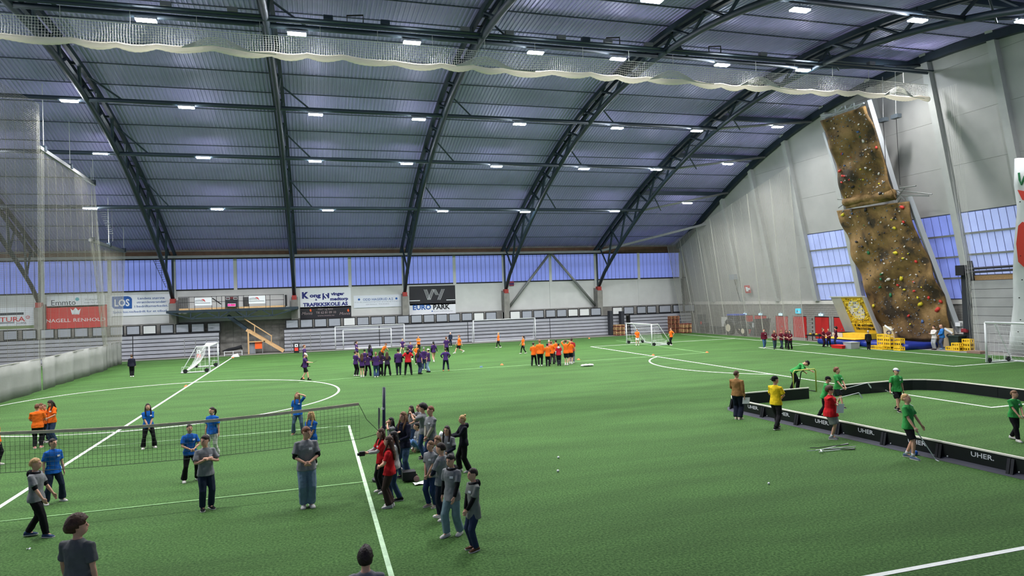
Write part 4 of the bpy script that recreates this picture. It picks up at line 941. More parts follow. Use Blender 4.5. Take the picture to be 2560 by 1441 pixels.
# beige panels with round logos either side of the rock wall foot
for i, (q, l) in enumerate((([(2207, 816), (2228, 817), (2237, 850), (2212, 850)], (2222, 832)), ([(2362, 820), (2382, 822), (2388, 868), (2358, 868)], (2373, 840)))):
    t = thing('beige_panel', ('beige plywood panel with a dark oval logo left of the rock wall foot', 'beige plywood panel with a dark oval logo right of the rock wall foot')[i], 'panel', onX(q[2][0], q[2][1], 43.0 if i == 0 else 46.0), 'beige panels at the rock wall')
    X = 43.0 if i == 0 else 46.0; P_ = [onX(x, y, X) for x, y in q]; zmin = min(p.z for p in P_)
    for p in P_: p.z = max(p.z, 0.46 if i == 0 else 0.02)
    MB().poly(P_, (0.06, 0, 0)).build('panel', M('beige_ply', (184, 168, 136), 0.7), t); c = onX(l[0], l[1], X - 0.02)
    MB().tube([c + Vector((0, 0.2 * math.cos(a), 0.14 * math.sin(a))) for a in np.linspace(0, 6.283, 14, False)], 0.035, 5, True).build('oval_logo', M('logo_dark', (60, 58, 84), 0.6), t)
    MB().bar(c + Vector((-.02, .35, .55)), c + Vector((-.02, -.3, .2)), .05, .12).build('white_arm', m_sw, t)
# white climbing wall at the right edge of the view
t = thing('white_climbing_wall', 'white climbing wall with red and green painted marks cut by the right edge', 'climbing wall', (45.0, 31.0, 0))
WL = [(2527, 896), (2532, 840), (2540, 760), (2536, 680), (2538, 600), (2546, 520), (2541, 460), (2546, 395)]
m_wcw = M('white_rock_panel', (206, 208, 208), 0.8, var=0.05, scale=1.5, bump=0.2, bscale=4)
P = []
for j, (x, y) in enumerate(WL):
    for i in range(8):
        p = onE(x + 14 * i, y, 44.3, 0.26); p.x -= 0.12 * math.sin(i + j); P.append(p)
o = MB().grid(P, len(WL), 8).build('panel', m_wcw, t, True); s_ = o.modifiers.new('thickness', 'SOLIDIFY'); s_.thickness = 0.2
for pts_, mat in (([(2546, 565), (2556, 555), (2575, 560), (2575, 660), (2560, 668), (2546, 655), (2541, 610)], MATS['hold_red']), ([(2544, 475), (2560, 478), (2575, 482), (2575, 505), (2556, 500)], MATS['hold_red'])):
    MB().poly([onE(x, y, 43.95, 0.26) for x, y in pts_], (-0.02, 0, 0)).build('red_mark', mat, t)
MB().tube([onE(x, y, 43.95, 0.26) for x, y in ((2547, 432), (2549, 450), (2553, 462), (2562, 440))], 0.06, 5).build('green_mark', MATS['hold_green'], t)
for x, y in ((2550, 505), (2552, 640), (2555, 700), (2548, 745), (2551, 800), (2545, 830), (2556, 860)): put('board_hold', bh, t, onE(x, y, 43.95, 0.26))
# yellow crates
m_crate = M('yellow_crate_plastic', (226, 186, 40), 0.5)
def crate_mesh():
    mb = MB(); w, d, h = .29, .2, .29; th = .02
    mb.box((-w, -d, 0), (w, d, .025))
    for sx in (-1, 1):
        for sy in (-1, 1): mb.box((sx * w - .035, sy * d - .035, 0), (sx * w + .035, sy * d + .035, h))
    for z0, z1 in ((0.0, .07), (.22, h)):
        for sy in (-1, 1): mb.box((-w, sy * d - th, z0), (w, sy * d + th, z1))
        for sx in (-1, 1): mb.box((sx * w - th, -d, z0), (sx * w + th, d, z1))
    for x in (-.1, .1):
        for sy in (-1, 1): mb.box((x - .03, sy * d - th, 0), (x + .03, sy * d + th, h))
    return mb.mesh('yellow_crate', m_crate)
cr = crate_mesh()
CRATES = []
o_ = flo(2198, 874); ey, ex = Vector((0, 1, 0)), Vector((1, 0, 0))
for lv in range(4):
    for c in range(2): CRATES.append((Vector((o_.x + 0.55, o_.y + 0.2 - 0.62 * c, lv * 0.295)), '%s crate of the %s column in the big yellow crate stack' % (('bottom', 'second lowest', 'third', 'top')[lv], ('left', 'middle')[c]), 'big crate stack'))
for lv in range(3): CRATES.append((Vector((o_.x + 0.9, o_.y - 1.05, lv * 0.295)), '%s crate of the right column in the big yellow crate stack' % (('bottom', 'middle', 'top')[lv]), 'big crate stack'))
CRATES += [(Vector((o_.x, o_.y + 0.4, 0)), 'yellow crate on the grass at the front left of the crate stack', 'big crate stack'), (Vector((o_.x, o_.y - 0.22, 0)), 'yellow crate on the grass at the front middle of the crate stack', 'big crate stack'), (Vector((o_.x + 0.3, o_.y - 1.6, 0)), 'yellow crate on the grass at the right end of the crate stack', 'big crate stack')]
q1 = onX(2379, 871, 45.4); q2 = onX(2394, 872, 45.4); q3 = onX(2413, 868, 45.5)
for q_ in (q1, q2, q3): q_.z = 0
CRATES += [(q1, 'yellow crate on the floor right of the man in the blue sweater', 'crates by the corner'), (q2, 'lower yellow crate of the pair beside the dark bin', 'crates by the corner'), (q2 + Vector((0, 0, .295)), 'upper yellow crate of the pair beside the dark bin', 'crates by the corner')]
for lv in range(3): CRATES.append((q3 + Vector((0.3, 0, lv * .295)), '%s yellow crate of the column by the corner post' % ('bottom', 'middle', 'top')[lv], 'crates by the corner'))
for p, lab, grp in CRATES:
    o = put('yellow_crate', cr, None, p); o.scale = (.97, .97, 1); o.rotation_euler = (0, 0, math.pi / 2); tag(o, lab, 'crate', grp)
g = thing('dark_bin', 'dark green bin between the yellow crates and the beige panel', 'bin', onX(2393, 868, 45.95)); c = onX(2393, 866, 45.95); c.z = 0
MB().hexa([c + Vector(v) for v in ((-.3, -.35, 0), (.3, -.35, 0), (.3, .35, 0), (-.3, .35, 0), (-.36, -.42, 1.0), (.36, -.42, 1.0), (.36, .42, 1.0), (-.36, .42, 1.0))]).build('body', M('bin_green', (28, 44, 40), 0.6), g); MB().box((c.x - .4, c.y - .46, 1.0), (c.x + .4, c.y + .46, 1.08)).build('lid', M('bin_green', (28, 44, 40)), g)
g = thing('angled_board', 'white angled board with a small box beside the dark corner post', 'board', onX(2390, 830, 46.6)); P_ = [onX(x, y, 46.7) for x, y in ((2376, 804), (2412, 803), (2415, 836), (2384, 836))]
MB().poly(P_, (0.06, 0, 0)).build('panel', m_white, g); c = onX(2399, 812, 46.6); MB().box((c.x - .2, c.y - .2, c.z - .12), (c.x, c.y + .2, c.z + .16)).build('box', m_sw, g)
g = thing('red_display', 'small dark red display board near the corner post', 'display', onX(2409, 832, 46.5)); a, b = onX(2402, 824, 46.1), onX(2417, 832, 46.1); MB().box((46.1, min(a.y, b.y), b.z), (46.25, max(a.y, b.y), a.z)).build('case', M('display_dark_red', (96, 26, 34), 0.5, emit=0.25), g)
for dz in (0.1, 0.22): MB().box((46.07, b.y + .05, b.z + dz), (46.1, a.y - .05, b.z + dz + .05)).build('digit_row', M('digit_red', (170, 50, 60), 0.5), g)
for lab, x, y, dx, dy, h, mat in (('red box tray on the grass near the maroon group by the mats', 2101, 871, .35, .55, .22, M('tray_red', (200, 36, 34), 0.5)), ('grey plastic storage box on the grass before the blue mat', 2129, 872, .4, .38, .48, M('box_grey', (150, 156, 158), 0.5))):
    c = flo(x, y); g = thing('storage_box', lab, 'box', (c.x, c.y, 0)); MB().hexa([c + Vector(v) for v in ((-dx, -dy, 0), (dx, -dy, 0), (dx, dy, 0), (-dx, dy, 0), (-dx * 1.1, -dy * 1.1, h), (dx * 1.1, -dy * 1.1, h), (dx * 1.1, dy * 1.1, h), (-dx * 1.1, dy * 1.1, h))]).build('body', mat, g); MB().box((c.x - dx * 1.15, c.y - dy * 1.15, h), (c.x + dx * 1.15, c.y + dy * 1.15, h + .04)).build('rim', mat, g)
g = thing('low_trolley', 'dark low trolley with small wheels beside the red doors', 'trolley', onX(2040, 850, 45.2)); c = onX(2040, 851, 45.2); c.z = 0
MB().box((c.x - .4, c.y - .9, .45), (c.x + .4, c.y + .9, .55)).build('deck', m_black, g)
for sy in (-.8, .8):
    for sx in (-.3, .3): MB().cyl((c.x + sx, c.y + sy, .0), (c.x + sx, c.y + sy, .45), .04, 6).build('leg', m_black, g)
for i in range(4): MB().ball((c.x - .1, c.y - .6 + .4 * i, .62), (.12, .15, .1), 6, 5).build('ball_load', M('yellow_ball', (190, 160, 40), 0.6) if i % 2 else m_black, g)

# ---- tractor behind the net
tr = thing('tractor', 'dark tractor with a blue cab roof parked behind the ball net', 'tractor', (45.6, 64, 0))
m_tr = M('tractor_dark', (52, 54, 60), 0.5); m_hub = M('tractor_hub', (214, 204, 180), 0.5); m_roofb = M('tractor_blue', (40, 70, 170), 0.4); m_glass = M('tractor_glass', (58, 62, 66), 0.15)
yb = 66.2
for sx in (44.75, 46.35):
    for y, r, w in ((yb - .75, .82, .42), (yb - 3.35, .55, .34)):
        wh = MB().tube([(sx + w / 2 * math.cos(0), 0, 0)], .1) if False else MB().cyl((sx - w / 2, y, r), (sx + w / 2, y, r), r, 18)
        wo = wh.build('tyre', M('tyre_rubber', (34, 34, 36), 0.9), tr); MB().cyl((sx - w / 2 - .02, y, r), (sx + w / 2 + .02, y, r), r * .52, 14).build('hub', m_hub, wo)
MB().box((45.1, yb - 4.0, .75), (46.0, yb - 1.7, 1.5)).build('bonnet', m_tr, tr); MB().box((45.2, yb - 4.1, .8), (45.9, yb - 3.95, 1.4)).build('grille', m_black, tr)
MB().box((44.95, yb - 1.7, .7), (46.15, yb - .1, 1.25)).build('cab_base', m_tr, tr)
MB().box((44.98, yb - 1.65, 1.25), (46.12, yb - .15, 2.2)).build('cab_glass', m_glass, tr)
for x in (44.97, 46.13):
    for y in (yb - 1.66, yb - .9, yb - .14): MB().bar((x, y, 1.2), (x, y, 2.25), .07).build('cab_post', m_tr, tr)
MB().hexa([(44.85, yb - 1.8, 2.2), (46.25, yb - 1.8, 2.2), (46.25, yb, 2.2), (44.85, yb, 2.2), (44.95, yb - 1.7, 2.36), (46.15, yb - 1.7, 2.36), (46.15, yb - .1, 2.36), (44.95, yb - .1, 2.36)]).build('cab_roof', m_roofb, tr)
for sx in (44.75, 46.35): MB().tube([(sx, yb - .75 + .95 * math.cos(a), .82 + .95 * math.sin(a)) for a in np.linspace(.3, 2.8, 8)], .12, 6).build('mudguard', m_tr, tr)
for sx in (44.9, 46.2): MB().tube([(sx, yb - 1.7, 1.3), (sx, yb - 3.4, 1.55), (sx, yb - 4.9, .6)], .08, 6).build('loader_arm', m_tr, tr)
MB().hexa([(44.6, yb - 5.2, .1), (46.5, yb - 5.2, .1), (46.5, yb - 4.5, .1), (44.6, yb - 4.5, .1), (44.6, yb - 5.6, 1.9), (46.5, yb - 5.6, 1.9), (46.5, yb - 5.3, 1.9), (44.6, yb - 5.3, 1.9)]).build('fork_frame', M('fork_dark', (48, 50, 58), 0.6), tr)
MB().box((44.58, yb - 5.3, 1.0), (44.9, yb - 5.0, 1.5)).build('ballast_box', M('ballast_grey', (150, 152, 156), 0.6), tr)
# ---- things in the far corner
t = thing('hose_reel', 'red round hose reel behind the ball net beside the tractor', 'hose reel', onX(1831, 808, 46.8)); c = onX(1831, 808, 46.9); MB().cyl(c, c + Vector((-.25, 0, 0)), .55, 18).build('drum', m_red, t); MB().cyl(c + Vector((-.26, 0, 0)), c + Vector((-.3, 0, 0)), .18, 12).build('centre', m_black, t)
t = thing('service_door_board', 'plain white door panel left of the red hose reel', 'door panel', onX(1811, 832, 46.6)); a, b = onX(1803, 793, 46.7), onX(1818, 833, 46.7); MB().box((46.7, b.y, 0), (46.8, a.y, a.z)).build('panel', m_white, t); MB().ball((46.66, b.y + .3, 1.0), .06).build('knob', m_black, t)
t = thing('corner_machine', 'dark grey machine standing in the corner behind the net', 'machine', flo(1792, 834)); c = Vector((45.4, 71.6, 0))
for dx, dy, w, h, m_ in ((0, 0, .8, 1.2, m_tr), (0.2, .9, .7, 2.2, M('machine_grey', (70, 72, 76), 0.6)), (-.3, -.6, .5, .8, m_black)): MB().box((c.x + dx - .4, c.y + dy - w / 2, 0), (c.x + dx + .4, c.y + dy + w / 2, h)).build('casing', m_, t)
MB().cyl((c.x - .42, c.y, 1.2), (c.x - .46, c.y, 1.2), .2, 12).build('red_disc', m_red, t)
for i, x in enumerate((1825, 1843)):
    c = flo(x, 838); c.y = (69.2, 67.9)[i]; tag(MB().box((44.9, c.y - .45, 0), (45.5, c.y + .45, .85)).build('equipment_case', m_tr), ('dark case on the floor left of the tractor wheel', 'second dark case on the floor touching the tractor wheel')[i], 'case', 'dark cases by the tractor')
# pallets
m_pal = M('pallet_wood', (150, 104, 74), 0.85, var=0.25, scale=3); m_pal2 = M('pallet_wood_red', (132, 72, 60), 0.85, var=0.25, scale=3); m_pal3 = M('pallet_wood_pale', (188, 152, 108), 0.85, var=0.2, scale=3)
def pallet_mesh(mat):
    mb = MB()
    for x in (-.36, 0, .36): mb.box((x - .04, -.6, 0), (x + .04, .6, .025)); 
    for x in (-.36, 0, .36):
        for y in (-.52, 0, .52): mb.box((x - .05, y - .07, .02), (x + .05, y + .07, .1))
    for y in (-.52, -.26, 0, .26, .52): mb.box((-.4, y - .06, .1), (.4, y + .06, .13))
    return mb.mesh('pallet', mat)
pmz = [pallet_mesh(m_pal), pallet_mesh(m_pal2), pallet_mesh(m_pal3)]
def pallets(c, n, what, mat_i):
    for i in range(n):
        o = put('pallet', pmz[mat_i if i % 4 else 1], None, (c[0] + rh.uniform(-.03, .03), c[1] + rh.uniform(-.04, .04), i * 0.131)); o.rotation_euler = (0, 0, math.pi / 2 + rh.uniform(-.05, .05))
        tag(o, 'wooden pallet, %s from the floor in the %s' % (NUM[i], what), 'pallet', what)
pallets((42.55, 73.9), 16, 'tall pallet stack in the corner', 0); pallets((43.6, 72.9), 9, 'lower pallet stack in the corner', 2); pallets((35.5, 74.7), 10, 'pallet stack behind the small goal', 2)
tag(MB().box((34.6, 75.2, 0), (35.0, 75.9, 3.0)).build('dark_column', M('column_dark', (44, 46, 52), 0.7)), 'dark column in front of the seats behind the small goal', 'column'); tag(MB().box((36.1, 75.2, 1.3), (36.5, 75.9, 2.9)).build('speaker_column', M('column_dark')), 'short dark box in front of the seats right of the dark column', 'box')
# signs and lights on the end wall
m_exit = M('exit_light', (170, 215, 245), 0.4, emit=1.6); m_run = M('exit_cyan', (40, 190, 225), 0.4, emit=0.9)
for i, x in enumerate((1862, 1901, 1951, 2052)):
    c = onX(x, 786 + (x - 1862) * 0.008, X_END - 0.25); t = thing('exit_light', 'lit exit sign over the red doors, %s from the left' % ('first', 'second', 'third', 'fourth')[i], 'exit sign', c, 'lit signs over the doors')
    MB().box((c.x - .05, c.y - .24, c.z - .10), (c.x + .05, c.y + .24, c.z + .10)).build('lit_face', m_exit, t); MB().box((c.x - .05, c.y - .02, c.z + .1), (c.x + .05, c.y + .02, c.z + .25)).build('bracket', m_alu, t); MB().bar((c.x - .06, c.y - .1, c.z), (c.x - .06, c.y + .1, c.z), .02, .05).build('arrow', M('exit_green', (40, 150, 120), 0.5, emit=.5), t)
c = onX(1995, 778, X_END - 0.12); t = thing('running_man_sign', 'bright cyan escape route sign with running figure on the block wall', 'exit sign', c)
MB().box((c.x - .03, c.y - .34, c.z - .25), (c.x + .12, c.y + .34, c.z + .25)).build('lit_face', m_run, t); MB().poly([(c.x - .04, c.y + y, c.z + z) for y, z in ((.05, .16), (.13, .16), (.13, .02), (.2, -.16), (.12, -.16), (.08, -.04), (.0, -.16), (-.06, -.14), (.03, .02))], (-.01, 0, 0)).build('figure', M('figure_dark', (20, 80, 110), 0.5), t); MB().box((c.x - .04, c.y - .26, c.z - .18), (c.x - .03, c.y - .08, c.z + .02)).build('door_symbol', m_sw, t)
t = thing('red_wall_sign', 'red square sign with a white symbol on the leaning end wall', 'sign', onE(1868, 734, 47.1, .2)); c = onE(1868, 723, 47.05, .2)
P_ = [onE(x, y, 47.05, .2) for x, y in ((1860.5, 714.5), (1874, 713.5), (1878.5, 733), (1865, 733.5))]; MB().poly(P_, (-.03, 0, 0)).build('plate', M('sign_red_dull', (190, 62, 60), 0.6), t); MB().poly([onE(x, y, 46.95, .2) for x, y in ((1864, 718), (1869, 718), (1870, 721), (1874, 720), (1875, 725), (1871, 726), (1871.5, 729), (1866, 729))], (-.02, 0, 0)).build('symbol', m_sw, t)
t = thing('fan_heater', 'grey fan heater box with a cable on the leaning end wall', 'heater', onE(1835, 695, 46.9, .2)); c = onE(1834, 693, 46.7, .2)
MB().box((c.x - .3, c.y - .45, c.z - .3), (c.x + .3, c.y + .45, c.z + .3)).build('case', M('heater_grey', (140, 148, 154), 0.5), t); MB().bar(c + Vector((0, .5, -.3)), c + Vector((0, -.6, -.32)), .05).build('bracket', m_steel_grey, t); MB().tube([c + Vector((0, -.1, -.3)), onE(1844, 730, 46.9, .2), onE(1851, 754, 46.95, .2)], .03, 5).build('cable', m_black, t)
# ================================================================ SPORTS GEAR ON THE TURF
# ---- volleyball post and net
VY = 19.05
vp = thing('volleyball_post', 'dark blue volleyball post with a thin steel rod at the net end', 'post', (1.78, VY, 0))
MB().cyl((1.72, VY, 0), (1.80, VY, 2.58), 0.045, 12).build('post', M('post_navy', (18, 26, 52), 0.35), vp, True)
MB().cyl((1.762, VY, 1.96), (1.766, VY, 2.02), 0.05, 12).build('white_band', m_sw, vp)
MB().bar((1.62, VY, 1.05), (1.64, VY, 2.02), 0.035).build('tension_rod', m_steel_grey, vp); MB().bar((1.63, VY, 1.55), (1.65, VY, 2.0), 0.05, 0.03).build('winch_handle', m_steel_grey, vp)
MB().cyl((1.70, VY, 0.0), (1.70, VY, 0.06), 0.3, 16).build('base_plate', m_black, vp)
vn = thing('volleyball_net', 'sagging dark green volleyball net with a pale top band', 'net', (-4, VY, 1.1))
def vtop(x): f = (x + 8.6) / 9.7; return 2.16 - 0.16 * math.sin(math.pi * min(1, max(0, f)))
def vbot(x): f = (x + 8.6) / 9.7; return 1.20 - 0.12 * math.sin(math.pi * min(1, max(0, f)))
mb = MB(); nx = 94
for i in range(nx + 1):
    x = -8.6 + 9.7 * i / nx; mb.tube([(x, VY, vbot(x)), (x, VY + 0.02 * math.sin(i), (vbot(x) + vtop(x)) / 2), (x, VY, vtop(x))], 0.0035, 3)
for j in range(10):
    f = j / 9.0; mb.tube([(x, VY, vbot(x) + (vtop(x) - vbot(x)) * f) for x in np.linspace(-8.6, 1.1, 30)], 0.0035 if j else 0.008, 3)
m_vnet = M('dark_green_cord', (34, 50, 34), 0.8); tag(mb.build('net_mesh', m_vnet, vn), kind='stuff')
P = []
for x in np.linspace(-8.6, 1.1, 40): P += [(x, VY - 0.012, vtop(x) + 0.045), (x, VY - 0.012, vtop(x) - 0.03)]
o = MB().grid(P, 40, 2).build('top_band', M('net_band', (224, 206, 184), 0.9, var=0.15, scale=5), vn); s_ = o.modifiers.new('thickness', 'SOLIDIFY'); s_.thickness = 0.015
MB().tube([(1.1, VY, vtop(1.1)), (1.3, VY, 1.72), (1.62, VY, 1.36)], 0.008, 5).build('tie_rope', m_vnet, vn); MB().tube([(1.1, VY, vbot(1.1)), (1.62, VY, 1.30)], 0.008, 5).build('tie_rope', m_vnet, vn)

# ---- floorball rink boards, one thing per module
m_rinkb = M('rink_board_black', (16, 17, 22), 0.4, var=0.2, scale=4); m_rinkt = M('rink_rail_white', (226, 222, 208), 0.5); m_rinkf = M('rink_foot_grey', (52, 54, 66), 0.6)
RZ = 0.50
def rink(p, q, label, letters=False, out=None, bolt=True):
    p, q = Vector((p[0], p[1], 0)), Vector((q[0], q[1], 0)); d = (q - p).normalized()
    if not bolt: p = p - d * .03; q = q + d * .03
    n = Vector(out) if out else Vector((-d.y, d.x, 0))
    t = thing('rink_board', label, 'rink board', (p + q) / 2, 'floorball rink boards')
    MB().slab(p + d * .008 - n * .015 + Vector((0, 0, .02)), q - p - d * .016, n * .03, (0, 0, RZ - .05)).build('panel', m_rinkb, t)
    MB().slab(p - n * .03 + Vector((0, 0, RZ - .035)), q - p, n * .06, (0, 0, .045)).build('top_rail', m_rinkt, t)
    MB().hexa([p - n * .01, q - n * .01, q + n * .2, p + n * .2, p + Vector((0, 0, .09)), q + Vector((0, 0, .09)), q + n * .1 + Vector((0, 0, .05)), p + n * .1 + Vector((0, 0, .05))]).build('foot', m_rinkf, t)
    for e in (p + d * .05, q - d * .05): MB().hexa([e - d * .04 + n * .015, e + d * .04 + n * .015, e + d * .04 + n * .14, e - d * .04 + n * .14] + [e - d * .04 + n * .015 + Vector((0, 0, .42)), e + d * .04 + n * .015 + Vector((0, 0, .42)), e + d * .04 + n * .04 + Vector((0, 0, .42)), e - d * .04 + n * .04 + Vector((0, 0, .42))]).build('bracket', m_rinkb, t)
    if bolt: MB().ball(p.lerp(q, .12) + n * .03 + Vector((0, 0, .12)), .022, 6, 5).build('bolt', m_alu, t)
    if letters: text('lettering', 'UHER.', p.lerp(q, .62) + n * .022 + Vector((0, 0, .33)), d, (0, 0, 1), .125, M('uher_white', (206, 208, 214), 0.5), t, .62, bold=0.015)
    return t
near_px = [2700, 2532, 2352, 2214, 2098, 1995, 1910, 1846]
def near_pt(x):
    # where the foot of the near boards is met, along the line (17.08,12.0)-(16.42,24.6)
    A, B = Vector((17.08, 12.0, 0)), Vector((16.42, 24.6, 0)); best = None
    for i in range(600):
        c = A.lerp(B, -0.25 + 1.4 * i / 600); r = c - CC; u = IMG_W / 2 + FPX * r.dot(CR) / r.dot(CF)
        if best is None or abs(u - x) < best[0]: best = (abs(u - x), c)
    return best[1]
NP = [near_pt(x) for x in near_px]
RL = ['at the right edge of the view', 'behind the boy with the white stick', 'left of the boy with the white stick', 'right of the red-shirted referee', 'behind the red-shirted referee', 'right of the man in yellow', 'behind the man in yellow', 'by the man in the tan jacket']
for i in range(len(NP) - 1):
    rink(NP[i + 1], NP[i], 'black lettered rink board with white rail ' + RL[i], True, (-1, -0.05, 0))
c0 = NP[-1]; cor = [(c0.x, c0.y)]
cx, cy = c0.x + 1.5, c0.y
for k in range(1, 5): a = math.pi - k * math.pi / 8; cor.append((cx + 1.5 * math.cos(a), cy + 1.5 * math.sin(a)))
YE = cor[-1][1]
for k in range(4):
    d = Vector((cor[k + 1][0] - cor[k][0], cor[k + 1][1] - cor[k][1], 0)).normalized()
    rink(cor[k + 1], cor[k], 'short black rink board in the rounded near corner, %s from the straight side' % NUM[k], k == 1, (-d.y, d.x, 0), False)
ex = flo(1976, 989); rink(cor[-1], (21.2, YE), 'black rink board at the left of the opening in the end', False, (0, 1, 0))
rink((22.6, YE), (24.6, YE), 'black rink board at the right of the opening in the end', False, (0, 1, 0)); rink((24.6, YE), (26.4, YE), 'black rink board at the far end before the far corner', False, (0, 1, 0))
fc = [(26.4, YE)] + [(26.4 + 1.5 * math.sin(k * math.pi / 8), YE - 1.5 + 1.5 * math.cos(k * math.pi / 8)) for k in range(1, 5)]
for k in range(4):
    d = Vector((fc[k + 1][0] - fc[k][0], fc[k + 1][1] - fc[k][1], 0)).normalized()
    rink(fc[k], fc[k + 1], 'short black rink board in the rounded far corner, %s from the end' % NUM[k], False, (-d.y, d.x, 0), False)
y0 = fc[-1][1]
for k in range(5): rink((27.9 + .04 * k, y0 - 2 * k), (27.94 + .04 * k, y0 - 2 * k - 2), 'black rink board on the far long side, %s from the far corner' % NUM[k], False, (1, 0, 0))
# ---- floorball goal frame being set up in the opening
fg = thing('floorball_goal', 'yellow green tubular floorball goal frame in the opening of the rink', 'goal', flo(2010, 982)); m_lime = M('lime_tube', (170, 176, 84), 0.5)
g0, g1 = flo(1985, 986), flo(2044, 980); g1 = g0 + (g1 - g0).normalized() * 1.35
MB().tube([g0, g0 + Vector((0, 0, 1.0)), g0.lerp(g1, .06) + Vector((0, 0, 1.1)), g0.lerp(g1, .94) + Vector((0, 0, 1.1)), g1 + Vector((0, 0, 1.0)), g1], .03, 8).build('front_frame', m_lime, fg, True)
bk = Vector((0.15, 0.65, 0)); mid = g0.lerp(g1, .5)
MB().tube([g0 + Vector((0, 0, .03)), g0.lerp(g1, .1) + bk, g0.lerp(g1, .9) + bk, g1 + Vector((0, 0, .03))], .025, 6).build('ground_frame', m_black, fg)
MB().tube([mid + Vector((0, 0, 1.1)), mid + bk * .5 + Vector((0, 0, .95)), mid + bk + Vector((0, 0, .03))], .025, 6).build('rear_stay', m_black, fg)
# ---- floorball sticks
def stick(label, a, b, blade_dir, dark=False, group='floorball sticks'):
    """a = grip end, b = blade end"""
    a, b = Vector(a), Vector(b); t = thing('floorball_stick', label, 'stick', b, group); d = (b - a).normalized()
    L_ = (b - a).length; MB().tube([a, a.lerp(b, .33)], .016, 6).build('grip', M('grip_grey', (176, 176, 176), 0.7) if not dark else m_black, t); MB().tube([a.lerp(b, .33), b], .013, 6).build('shaft', m_sw if not dark else m_black, t)
    bd = Vector(blade_dir).normalized(); up = bd.cross(d).normalized().cross(bd).normalized() if abs(bd.dot(d)) < .99 else Vector((0, 0, 1))
    q = []
    for f, w in ((0, .035), (.3, .05), (.6, .055), (.85, .05), (1, .025)):
        c = b + bd * .27 * f; q.append((c - d * w * .4 + d * 0.02, c + d * w * 1.0))
    pts_ = [x[0] for x in q] + [x[1] for x in reversed(q)]; n = d.cross(bd).normalized()
    MB().poly(pts_, n * .02).build('blade', m_sw if not dark else m_black, t)
    return t
G = lambda x, y, z=0.03: flo(x, y) + Vector((0, 0, z))
stick('white floorball stick lying at the front of the stick pile', G(2136, 1124), G(2062, 1131, .03), (-1, -.3, 0)); stick('white floorball stick lying at the back of the stick pile', G(2139, 1121, .05), G(2040, 1130, .05), (-1, .2, 0))
stick('black floorball stick lying on top of the stick pile', G(2122, 1119, .09), G(2050, 1126, .08), (-1, .5, 0), True); stick('dark gripped floorball stick crossing the stick pile', G(2120, 1115, .07), G(2052, 1131, .07), (-.6, -1, 0)); stick('black floorball stick at the right of the pile', G(2138, 1126, .03), G(2078, 1128, .05), (-1, .1, 0), True)
# ---- cones, balls, papers
m_cone = M('cone_orange', (236, 112, 56), 0.6)
for i, (x, y, lab) in enumerate(((465, 967, 'on the halfway line left of the blue team'), (757, 947.5, 'under the walking man with the tablet'), (1254.8, 913, 'left of the orange crowd on the thin line'), (1446.5, 900, 'right of the orange crowd'), (1767.5, 882, 'at the corner of the thin pitch lines by the right goal'), (1633, 889, 'at the left end of the penalty arc'), (1473, 847, 'beside the far touch line left of the small goal'), (582, 895.5, 'at the far end of the halfway line'))):
    c = flo(x, y); t = thing('marker_cone', 'small orange marker cone ' + lab, 'cone', c, 'orange marker cones'); MB().cyl(c, c + Vector((0, 0, .015)), .13, 14, .125).build('rim', m_cone, t); MB().cyl(c + Vector((0, 0, .015)), c + Vector((0, 0, .10)), .11, 14, .04).build('body', m_cone, t)
for x, y, r, lab, mat in ((1396, 1147, .036, 'white floorball ball, farther of two on the open turf', m_sw), (1395, 1181, .036, 'white floorball ball, nearer of two on the open turf', m_sw), (1922, 1212, .03, 'tiny white ball on the turf below the man in yellow', m_sw), (2288, 1139, .075, 'blue ball against the rink board behind the blond boy', M('ball_blue', (40, 96, 180), 0.5))):
    c = flo(x, y); o = MB().ball(c + Vector((0, 0, r)), r, 12, 9).build('ball', mat, None, True); tag(o, lab, 'ball')
def sheet(c, w, d, rot, label, name='paper_sheet', z=.012):
    u = Vector((math.cos(rot), math.sin(rot), 0)); v = Vector((-u.y, u.x, 0)); mb = MB(); P = []
    for i in range(5):
        for j in range(4): P.append(c + u * w * (i / 4 - .5) + v * d * (j / 3 - .5) + Vector((0, 0, z + .018 * math.sin(i * 1.7 + j))))
    mb.grid(P, 5, 4); o = mb.build(name, M('paper', (228, 228, 232), 0.8)); s_ = o.modifiers.new('thickness', 'SOLIDIFY'); s_.thickness = .004; tag(o, label, 'paper'); return o
sheet(flo(1055, 1210), .46, .28, .1, 'white paper sheets lying on the turf among the grey team', z=.03); sheet(flo(72, 1374), .07, .05, .3, 'scrap of white paper on the turf at the lower left')
mb = MB(); c = flo(1469, 916.5)
for k in range(5): mb.ball(c + Vector((-.32 + .16 * k, .07 * (-1) ** k, .07 + .03 * (k % 2))), (.19, .14, .08), 8, 6)
easy('bib_pile', 'crumpled pile of white cloths on the turf right of the orange crowd', 'cloth', mb, M('white_cloth', (222, 222, 220), 0.9, bump=.5, bscale=10), smooth=True)
c = flo(1203, 919); o = MB().box((c.x - .09, c.y - .06, 0), (c.x + .09, c.y + .06, .08)).build('blue_box', M('box_blue_pale', (120, 150, 200), 0.6)); tag(o, 'tiny pale blue box on the turf before the purple crowd', 'box')
c = flo(1024, 1203); t = thing('rolling_speaker', 'dark wheeled loudspeaker box on the turf behind the red shirts', 'loudspeaker', c); MB().box((c.x - .2, c.y - .15, .05), (c.x + .16, c.y + .15, .28)).build('case', m_black, t)
for s in (-1, 1): MB().cyl((c.x + .17, c.y + s * .15, .08), (c.x + .17, c.y + s * .19, .08), .08, 12).build('wheel', M('wheel_rose', (150, 120, 112), 0.6), t)
MB().tube([(c.x - .2, c.y - .1, .28), (c.x - .2, c.y - .1, .36), (c.x - .2, c.y + .1, .36), (c.x - .2, c.y + .1, .28)], .015, 6).build('handle', m_steel_grey, t)
